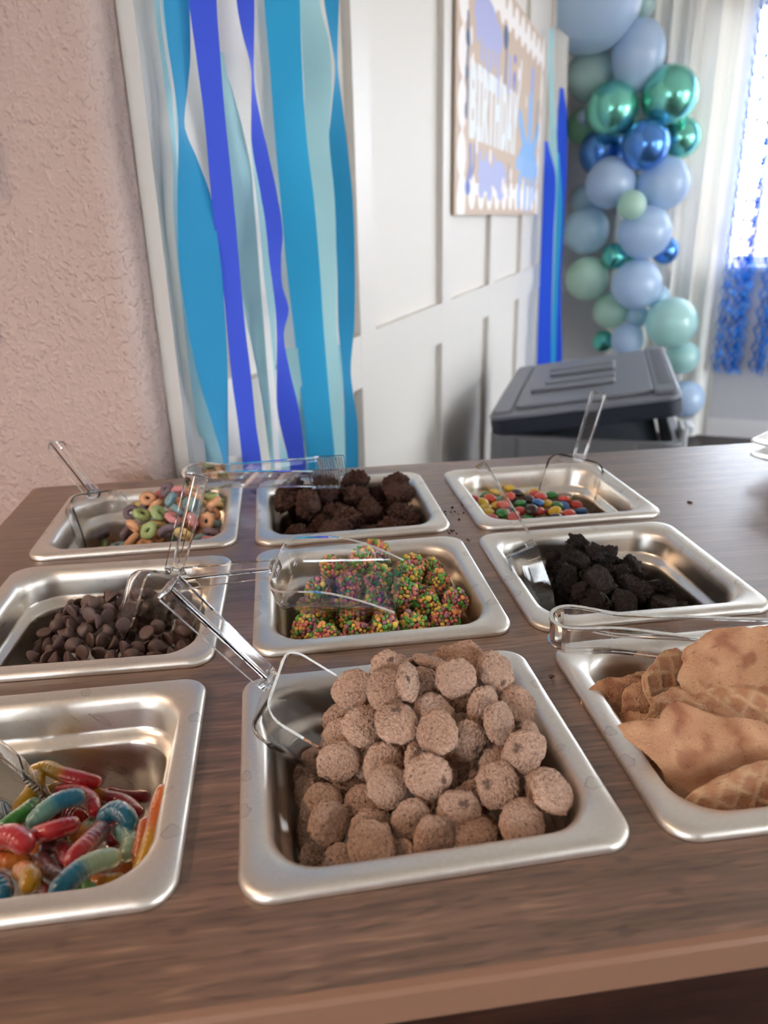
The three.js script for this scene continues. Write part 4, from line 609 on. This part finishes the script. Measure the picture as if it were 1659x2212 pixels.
  streamer('royal', 0.084, [[0, 849, 969], [250, 880, 986], [500, 913, 1006], [800, 940, 1036], [1000, 960, 1056], [1300, 1000, 1081], [1500, 1020, 1101], [1700, 1040, 1126], [1900, 1068, 1146], [2100, 1088, 1173]], 'wide flat royal blue streamer beside the twisted teal one', N, UP, DN, G);
  streamer('royal', 0.092, [[0, 1060, 1139], [150, 1085, 1138], [300, 1122, 1137], [400, 1127, 1143], [500, 1126, 1162], [650, 1130, 1195], [900, 1173, 1246], [1050, 1195, 1266], [1150, 1205, 1260], [1280, 1222, 1264], [1390, 1235, 1294], [1500, 1240, 1272], [1650, 1240, 1296], [1850, 1246, 1341], [2100, 1300, 1369]], 'narrow twisted royal blue streamer left of bright cyan', N, UP, DN, G);
  const G2 = 'far paper streamers beside the balloon column';
  streamer('white', 0.020, [[120, 1190, 1226], [300, 1186, 1222], [600, 1176, 1212], [760, 1168, 1206]], 'white streamer at the far end, behind the blue ones', 1, 2.2, 0.35, G2, 0.62);
  streamer('aqua', 0.030, [[130, 1184, 1194], [260, 1187, 1201], [350, 1184, 1204], [500, 1178, 1200], [770, 1166, 1190]], 'pale aqua streamer at the far end of the wall', 1, 1.9, 0.35, G2, 0.92);
  streamer('deep', 0.045, [[190, 1209, 1218], [240, 1205, 1224], [330, 1201, 1225], [420, 1194, 1222], [600, 1186, 1212], [770, 1184, 1214]], 'deep blue far streamer on the right, pointed at its top', 1, 0, 0.35, G2, 0.70);
  streamer('cyan', 0.060, [[330, 1194, 1208], [450, 1186, 1214], [600, 1178, 1206], [770, 1172, 1200]], 'bright cyan far streamer between two deep blue ones', 1, 0, 0.35, G2, 0.86);
  streamer('deep', 0.072, [[305, 1176, 1184], [380, 1174, 1200], [500, 1170, 1196], [650, 1164, 1192], [775, 1160, 1190]], 'deep blue far streamer nearest the poster', 1, 0, 0.35, G2, 0.98);
}
// ------------------------------------------------------------------ poster
{
  const w = 1.45, h = 0.64, cv = document.createElement('canvas'); cv.width = 1450; cv.height = 640; const c = cv.getContext('2d'), X = (u) => u * 1450, Y = (v) => v * 640;
  c.fillStyle = '#c9b09a'; c.fillRect(0, 0, 1450, 640);
  c.fillStyle = '#f3ece8'; const sc = (x0, y0, x1, y1, n, r, nx, ny) => { for (let i = 0; i <= n; i++) { const t = i / n; c.beginPath(); c.ellipse(lerp(x0, x1, t), lerp(y0, y1, t), nx, ny, 0, 0, 7); c.fill(); } };
  sc(72, 20, 72, 610, 5, 0, 50, 56); c.fillRect(62, 30, 26, 570); sc(80, 580, 1392, 580, 11, 0, 46, 46); c.fillRect(62, 556, 1330, 30); sc(80, 58, 1392, 58, 11, 0, 46, 46); c.fillRect(62, 52, 1330, 30); sc(1392, 40, 1392, 600, 4, 0, 30, 62); c.fillRect(1368, 40, 26, 560);
  const blob = (col, list) => { c.fillStyle = col; for (const [u, v, a, b, r] of list) { c.beginPath(); c.ellipse(X(u), Y(v), a, b, r ?? 0, 0, 7); c.fill(); } }, line = (col, wd, p) => { c.strokeStyle = col; c.lineWidth = wd; c.lineCap = 'round'; c.lineJoin = 'round'; c.beginPath(); p.forEach(([u, v], i) => (i ? c.lineTo(X(u), Y(v)) : c.moveTo(X(u), Y(v)))); c.stroke(); };
  const lil = '#a9acd8'; blob(lil, [[0.24, 0.22, 160, 60], [0.33, 0.24, 90, 40]]); for (const [u, v, e] of [[0.155, 0.1, 0.30], [0.195, 0.08, 0.36], [0.235, 0.12, 0.38], [0.275, 0.16, 0.42], [0.315, 0.18, 0.34], [0.355, 0.2, 0.45]]) line(lil, 36, [[u, v], [u + 0.004, e]]);
  line('#3f4f78', 20, [[0.082, 0.26], [0.088, 0.34], [0.078, 0.44], [0.086, 0.52], [0.08, 0.62]]); blob('#3b4a70', [[0.084, 0.34, 24, 20], [0.08, 0.46, 18, 22], [0.078, 0.6, 16, 20]]);
  blob('#35527f', [[0.43, 0.2, 40, 34]]); line('#40598a', 22, [[0.44, 0.22], [0.436, 0.42]]); line(lil, 42, [[0.485, 0.28], [0.48, 0.4]]); blob('#6a72cc', [[0.545, 0.25, 22, 14], [0.545, 0.35, 26, 30]]); line('#8f93c8', 20, [[0.545, 0.36], [0.55, 0.48]]);
  line('#dfe4ea', 26, [[0.63, 0.24], [0.62, 0.34], [0.6, 0.42], [0.58, 0.55]]);
  c.fillStyle = '#e4e9ee'; c.strokeStyle = '#e4e9ee'; c.lineWidth = 12; c.lineJoin = 'round'; c.font = 'bold 190px sans-serif'; c.textBaseline = 'alphabetic'; c.save(); c.translate(X(0.098), Y(0.685)); const tw = c.measureText('BIRTHDAY').width; c.scale((X(0.60) - X(0.098)) / tw, 1.28); c.fillText('BIRTHDAY', 0, 0); c.strokeText('BIRTHDAY', 0, 0); c.restore();
  line('#5b73bd', 22, [[0.115, 0.73], [0.12, 0.8], [0.1, 0.86], [0.09, 0.9]]); line('#5b73bd', 16, [[0.15, 0.72], [0.148, 0.8], [0.125, 0.85]]); blob('#5b73bd', [[0.1, 0.89, 30, 20]]);
  blob('#aab0da', [[0.26, 0.83, 110, 44], [0.4, 0.82, 120, 46], [0.22, 0.89, 40, 26], [0.3, 0.9, 40, 26], [0.42, 0.89, 60, 28]]); for (const u of [0.2, 0.26, 0.34]) line('#aab0da', 34, [[u, 0.75], [u + 0.01, 0.85]]); line('#76808f', 18, [[0.51, 0.76], [0.52, 0.9]]);
  const sky = '#8db5e6', deep = '#7fb0e4'; line('#93a4e2', 60, [[0.80, 0.24], [0.80, 0.36]]); line(sky, 96, [[0.79, 0.4], [0.79, 0.62]]); line(deep, 60, [[0.64, 0.5], [0.7, 0.6], [0.78, 0.68]]); line(deep, 56, [[0.93, 0.5], [0.88, 0.6], [0.8, 0.68]]); blob(deep, [[0.78, 0.7, 200, 62]]); for (const [u, e] of [[0.62, 0.74], [0.66, 0.94], [0.76, 0.96], [0.84, 0.95], [0.9, 0.9], [0.94, 0.76]]) line(sky, 46, [[lerp(u, 0.78, 0.45), 0.72], [u, lerp(0.72, e, 0.5)], [u, e]]);
  line('#56688c', 14, [[0.9, 0.36], [0.885, 0.46], [0.9, 0.54]]); line('#56688c', 12, [[0.93, 0.34], [0.92, 0.5]]);
  blob('#efe6e2', [[0.075, 0.2, 16, 22], [0.11, 0.32, 14, 22], [0.125, 0.4, 14, 16], [0.2, 0.44, 14, 14], [0.39, 0.4, 14, 20], [0.6, 0.3, 20, 22], [0.17, 0.72, 14, 20], [0.3, 0.74, 16, 22], [0.54, 0.8, 20, 22], [0.14, 0.88, 20, 22], [0.45, 0.86, 24, 26], [0.72, 0.84, 20, 24], [0.72, 0.4, 12, 22], [0.95, 0.66, 18, 26], [0.5, 0.5, 14, 20]]);
  const t = new THREE.CanvasTexture(cv); t.colorSpace = THREE.SRGBColorSpace;
  const p = inRoom(thing('birthday_poster', 'tan sea-life poster with white scalloped border reading BIRTHDAY on the white wall', 'poster')); p.position.copy(room(0.018, 1.193 + h / 2, 1.735));
  const b = new RoundedBoxGeometry(0.006, h, w, 1, 0.001); b.translate(0.006, 0, 0); mesh('board', b, std(0xcbb49f, 0.7), p);
  const f = new THREE.PlaneGeometry(w, h); f.rotateY(Math.PI / 2); f.translate(0.0094, 0, 0); mesh('printed_face', f, std(0xffffff, 0.6, { map: t }), p);
}
// ------------------------------------------------------------------ balloons
{
  const prof = []; for (let i = 0; i <= 30; i++) { const t = i / 30 * Math.PI, r = Math.sin(t), y = -Math.cos(t); prof.push(new THREE.Vector2(Math.max(r * (1 - 0.05 * Math.max(0, -y)), 0.0001), y < 0 ? y * (1 + 0.14 * Math.pow(-y, 4)) : y)); }
  const body = new THREE.LatheGeometry(prof, 44), knot = new THREE.LatheGeometry([[0, 0.06], [0.035, 0.03], [0.03, 0], [0.055, -0.04], [0.05, -0.055], [0, -0.05]].map(([x, y]) => new THREE.Vector2(x, y)), 14); knot.translate(0, -1.13, 0);
  const T = { blue: [0xcde4fd, 0], sky: [0xc6e6f6, 0], mint: [0xd0f2de, 0], aqua: [0xc6f0ec, 0], sage: [0xc4e2dc, 0], lime: [0xa0dcb0, 0], green: [0x7fd6c0, 1], navy: [0x5b94e0, 1], teal: [0x62c4b8, 1] }, mats = {};
  for (const k in T) mats[k] = T[k][1] ? phys(T[k][0], 0.24, { metalness: 0.85, clearcoat: 0.4, clearcoatRoughness: 0.1 }) : phys(T[k][0], 0.28, { transmission: 0.3, thickness: 0, clearcoat: 0.4, clearcoatRoughness: 0.12 });
  const list = [ // place and radius in the photograph, distance out from the far wall, kind, label, stretch
    [440, -70, 335, 0.46, 'blue', 'giant pastel blue balloon at the top, overlapping the poster corner'], [745, 20, 88, 0.2, 'sage', 'grey-green balloon peeking out right of the giant blue one'], [735, 312, 148, 0.34, 'blue', 'oval pastel blue balloon just below the giant one', 1.25],
    [470, 425, 142, 0.24, 'sage', 'pale sage balloon at upper left of the column'], [585, 625, 152, 0.36, 'green', 'left of the two large shiny green balloons'], [912, 545, 162, 0.32, 'green', 'largest shiny green balloon, at upper right'], [885, 470, 98, 0.16, 'navy', 'shiny dark blue balloon hidden behind the largest green one'], [975, 785, 114, 0.2, 'green', 'smaller shiny green balloon below the largest one'],
    [775, 825, 138, 0.4, 'navy', 'shiny blue balloon in front, centre of the metallic cluster'], [530, 865, 134, 0.24, 'navy', 'shiny blue balloon at left, under the green one'], [425, 720, 100, 0.10, 'lime', 'leaf green balloon at the far left edge, behind'], [430, 665, 44, 0.2, 'blue', 'tiny pastel blue balloon beside the leaf green one'],
    [575, 1042, 140, 0.36, 'blue', 'pastel blue balloon at left below the shiny blue pair'], [880, 1045, 148, 0.3, 'blue', 'pastel blue balloon at right below the shiny green one'], [440, 1140, 86, 0.16, 'sky', 'sky blue balloon half hidden at left, mid column'], [697, 1166, 82, 0.46, 'mint', 'small pale green balloon in the middle of the column'], [690, 1080, 90, 0.12, 'sky', 'sky blue balloon hidden behind the small pale green one'],
    [438, 1312, 132, 0.26, 'sky', 'dusty blue balloon at left, lower middle'], [772, 1322, 150, 0.36, 'blue', 'large pastel blue balloon under the small pale green one'], [598, 1458, 74, 0.34, 'teal', 'small shiny teal balloon in the lower middle'], [885, 1425, 78, 0.24, 'navy', 'small shiny blue balloon at right, lower middle'], [700, 1455, 60, 0.14, 'teal', 'shiny teal balloon mostly hidden behind the pastel blue one'],
    [445, 1585, 122, 0.28, 'mint', 'mint balloon at left of the lower column'], [725, 1620, 142, 0.36, 'blue', 'pastel blue balloon right of the mint one'], [845, 1690, 70, 0.26, 'sky', 'small sky blue balloon tucked at right, lower column'], [578, 1765, 102, 0.26, 'mint', 'mint balloon lower in the column, above the tote'], [728, 1800, 66, 0.3, 'sky', 'small dusty blue balloon between mint and aqua'],
    [922, 1835, 145, 0.4, 'aqua', 'large aqua balloon at lower right'], [535, 1940, 62, 0.26, 'teal', 'small shiny teal balloon just above the grey tote'], [672, 1932, 92, 0.34, 'blue', 'pastel blue balloon just above the grey tote lid'], [985, 2032, 95, 0.26, 'aqua', 'aqua balloon partly behind the tote, below the large aqua one'], [1000, 2270, 108, 0.3, 'blue', 'lowest pastel blue balloon, behind the tote'],
  ];
  const R = rng(12); let proto = null;
  // each keeps its place in the view; neighbours that would run into one another are set nearer or farther
  const at = (b) => { const p = meetZ(1100 + b[0] / 2.633, b[1] / 2.633, b[3]), P = room(p.x, p.y, p.z); return [P, b[2] / 2.633 * toPixel(P)[2] / FPX * 0.985, p]; };
  for (let k = 0; k < 160; k++) for (let i = 0; i < list.length; i++) for (let j = 0; j < i; j++) { const a = list[i], b = list[j], [A, ra] = at(a), [B, rb] = at(b), gap = A.distanceTo(B) - (ra + rb) * 0.93; if (gap < 0) { const s = Math.min(0.012, -gap * 0.5) * (a[3] > b[3] ? 1 : -1); a[3] = clamp(a[3] + s, ra + 0.015, 1.2); b[3] = clamp(b[3] - s, rb + 0.015, 1.2); } }
  for (const b of list) {
    const [,, , , kind, label, st] = b, [P, rr, p] = at(b);
    let o; if (!proto) { o = proto = thing('balloon', label, 'balloon', 'balloons of the column by the far corner'); mesh('balloon_skin', body, mats[kind], o); mesh('knot', knot, mats[kind], o); } else { o = copy(proto, label); o.children.forEach((c) => { c.material = mats[kind]; }); }
    o.position.copy(P); o.scale.set(rr, rr * (st ?? 1), rr); const away = room(0.42, p.y - 0.1, 0.02).sub(P).normalize(); if (st) o.rotation.set(0.1, 0, -0.08); else o.quaternion.setFromUnitVectors(V3(0, -1, 0), away.add(V3((R() - .5) * 1.1, (R() - .5) * 0.9, (R() - .5) * 0.6)).normalize());
  }
}
// ------------------------------------------------------------------ curtain, foil fringe
{
  const cm = phys(0xefece6, 0.95, { side: THREE.DoubleSide, transmission: 0.07, thickness: 0 });
  const curtain = (label, x0, x1, amp, n, zz, ph) => { const t = inRoom(thing('sheer_curtain', label, 'curtain', 'sheer curtains at the back window')); const y0 = 0.015, y1 = 2.32; const g = grid(150, 40, (u, v) => { const y = lerp(y0, y1, v), x = lerp(x0, x1, u) + 0.012 * Math.sin(u * 31 + ph) * (1 - v), k = u * n * 6.283 + ph, a = amp * (0.75 + 0.25 * (1 - v)) * (0.7 + 0.5 * nz(u * 5, 1, ph)); return { x, y, z: zz + a * (Math.sin(k) + 0.35 * Math.sin(2.3 * k + 1 + 0.6 * v)) + 0.006 * nz(u * 7, v * 3, 2) }; }); mesh('panel', g, cm, t); return t; };
  curtain('sheer white curtain panel directly behind the balloon column', 0.30, 0.60, 0.026, 3.5, 0.075, 0.4);
  curtain('sheer white curtain panel between the balloons and the blue fringe', 0.60, 0.875, 0.028, 2.6, 0.09, 2.1);
  const rod = new THREE.CylinderGeometry(0.011, 0.011, 2.6, 12); rod.rotateZ(Math.PI / 2); const rt = inRoom(thing('curtain_rod', 'white rod that carries the sheer curtains above the window', 'curtain rod')); rod.translate(1.4, 2.33, 0.085); mesh('pole', rod, M.trim, rt); mesh('bracket', mergeGeometries([box(0.13, 0.15, 2.32, 2.34, 0, 0.08), box(2.65, 2.67, 2.32, 2.34, 0, 0.08)]), M.trim, rt);
  const R = rng(31), foil = phys(0x2c86e0, 0.35, { metalness: 0.6, side: THREE.DoubleSide }), list = [], blade = (x, y0, y1, w, z) => { const n = Math.ceil((y1 - y0) / 0.012), ph = R() * 6.3, tw = R() * 6.3, am = 0.005 + R() * 0.004, dr = (R() - 0.5) * 0.03; return grid(n, 1, (u, v) => { const y = lerp(y1, y0, u), a = tw + u * n * 0.42, s = (v - 0.5) * w; return { x: x + dr * u + am * Math.sin(u * n * 0.85 + ph) + s * Math.cos(a), y, z: z + am * Math.cos(u * n * 0.7 + ph) + s * Math.sin(a) }; }); };
  for (const [c, n, sp] of [[0.872, 5, 0.012], [0.91, 7, 0.025], [0.975, 26, 0.05], [1.09, 24, 0.045], [1.17, 18, 0.05], [1.3, 24, 0.08], [1.45, 24, 0.08], [1.62, 24, 0.1]]) for (let k = 0; k < n; k++) list.push(blade(c + (R() + R() - 1) * sp, 0.365 + R() * 0.05, 2.25, 0.0045 + R() * 0.003, 0.10 + R() * 0.03));
  const f = inRoom(thing('foil_fringe', 'blue metallic foil fringe curtain hanging before the back window', 'fringe curtain')); mesh('header_strip', box(0.86, 1.75, 2.245, 2.27, 0.112, 0.116), foil, f); const s = mesh('foil_strands', mergeGeometries(list), foil, f); s.userData = { kind: 'stuff' };
  const bow = inRoom(thing('foil_bow', 'bright blue foil bow tied to the fringe curtain', 'bow')), bm = phys(0x1765e6, 0.28, { metalness: 0.6, side: THREE.DoubleSide }); const at = meetZ(1612, 500, 0.15); bow.position.copy(room(at.x, at.y, 0.15));
  for (let k = 0; k < 9; k++) { const a = k * 0.7 + 0.3, g = grid(18, 3, (u, v) => { const t = (u - 0.5) * 5.6, r = 0.022 + 0.016 * Math.cos(t), lx = r * Math.cos(t) + 0.018, ly = r * Math.sin(t) * 0.55, w = (v - 0.5) * 0.022; return { x: lx * Math.cos(a) - ly * Math.sin(a), y: lx * Math.sin(a) + ly * Math.cos(a), z: w + 0.008 * Math.sin(k * 2.1) }; }); mesh('loop', g, bm, bow); }
}
// ------------------------------------------------------------------ grey tote with its lid ajar
{
  const t = thing('storage_tote', 'large grey storage tote with a ribbed lid left ajar, behind the counter', 'storage tote'), a = -23.54, W = 0.478, L = 0.73; t.position.set(0.474, 0, -1.547); t.rotation.y = rad(a);
  const dark = std(0x23262f, 0.55), grey = std(0x77767a, 0.5), lidM = std(0x7d7f88, 0.45), navy = std(0x1f2433, 0.6);
  // own axes: x to the right along the near end, z backwards negative, the near left corner of the rim at the origin
  const rr = (x0, x1, z0, z1, r) => { const s = roundRect(THREE.Shape, (x1 - x0) / 2, (z1 - z0) / 2, r, (x0 + x1) / 2, -(z0 + z1) / 2); return s; }, slab = (s, y, h, bev = 0.004) => { const g = new THREE.ExtrudeGeometry(s, { depth: h - 2 * bev, bevelEnabled: true, bevelSize: bev, bevelThickness: bev, bevelSegments: 2, curveSegments: 6 }); g.rotateX(-Math.PI / 2); g.translate(0, y + bev, 0); return g; };
  const bodyG = slab(rr(0.03, W - 0.03, -L + 0.03, -0.03, 0.04), 0, 0.558); warp(bodyG, (v) => { const k = 0.9 + 0.1 * v.y / 0.56; v.x = W / 2 + (v.x - W / 2) * k; v.z = -L / 2 + (v.z + L / 2) * k; }); mesh('tub', bodyG, dark, t);
  const ring = rr(0.0, W, -L, 0, 0.035); ring.holes.push(roundRect(THREE.Path, W / 2 - 0.018, L / 2 - 0.018, 0.03, W / 2, L / 2)); mesh('rim_band', slab(ring, 0.560, 0.088, 0.003), grey, t);
  mesh('rim_band_panel', mergeGeometries([slab(rr(0.075, W - 0.11, -0.004, 0.007, 0.003), 0.588, 0.058, 0.002), slab(rr(-0.007, 0.004, -L + 0.1, -0.1, 0.003), 0.588, 0.058, 0.002)]), grey, t);
  const lid = new THREE.Group(); lid.name = 'lid'; t.add(lid); lid.position.set(0.004, 0.642, -0.012); lid.rotation.z = rad(9.6); lid.scale.set(0.965, 1, 0.965);
  const skirt = rr(0, W + 0.012, -L - 0.004, 0.008, 0.035); skirt.holes.push(roundRect(THREE.Path, W / 2 - 0.004, L / 2 - 0.004, 0.03, W / 2 + 0.006, L / 2 - 0.002)); mesh('lid_skirt', slab(skirt, 0.0, 0.040, 0.003), navy, lid);
  mesh('lid_top', slab(rr(0, W + 0.012, -L - 0.004, 0.008, 0.035), 0.0405, 0.012, 0.004), lidM, lid);
  mesh('lid_panel', slab(rr(0.068, W - 0.055, -L + 0.05, -0.045, 0.02), 0.0528, 0.010, 0.004), lidM, lid);
  mesh('lid_end_step', slab(rr(0.006, 0.055, -L + 0.02, -0.02, 0.012), 0.0528, 0.006, 0.002), lidM, lid); mesh('lid_end_step', slab(rr(W - 0.045, W + 0.006, -L + 0.02, -0.02, 0.012), 0.0528, 0.012, 0.004), lidM, lid);
  for (const [z, x0] of [[-0.20, 0.10], [-0.285, 0.135], [-0.41, 0.14], [-0.49, 0.135]]) mesh('lid_rib', slab(rr(x0, W - 0.15, z - 0.026, z + 0.008, 0.006), 0.0632, 0.011, 0.005), lidM, lid);
  for (let k = 0; k < 14; k++) mesh('grip_notch', slab(rr(W - 0.036, W - 0.004, -L + 0.09 + k * 0.04, -L + 0.105 + k * 0.04, 0.003), 0.0652, 0.004, 0.0015), lidM, lid);
  for (const z of [-0.12, -0.52]) { const l = mesh('latch', mergeGeometries([slab(rr(W + 0.002, W + 0.016, z - 0.045, z + 0.045, 0.004), 0.586, 0.085, 0.003), slab(rr(W + 0.016, W + 0.03, z - 0.035, z + 0.035, 0.004), 0.658, 0.016, 0.003)]), std(0xc9ccd0, 0.3), t); }
}
renderer.render(scene, camera);
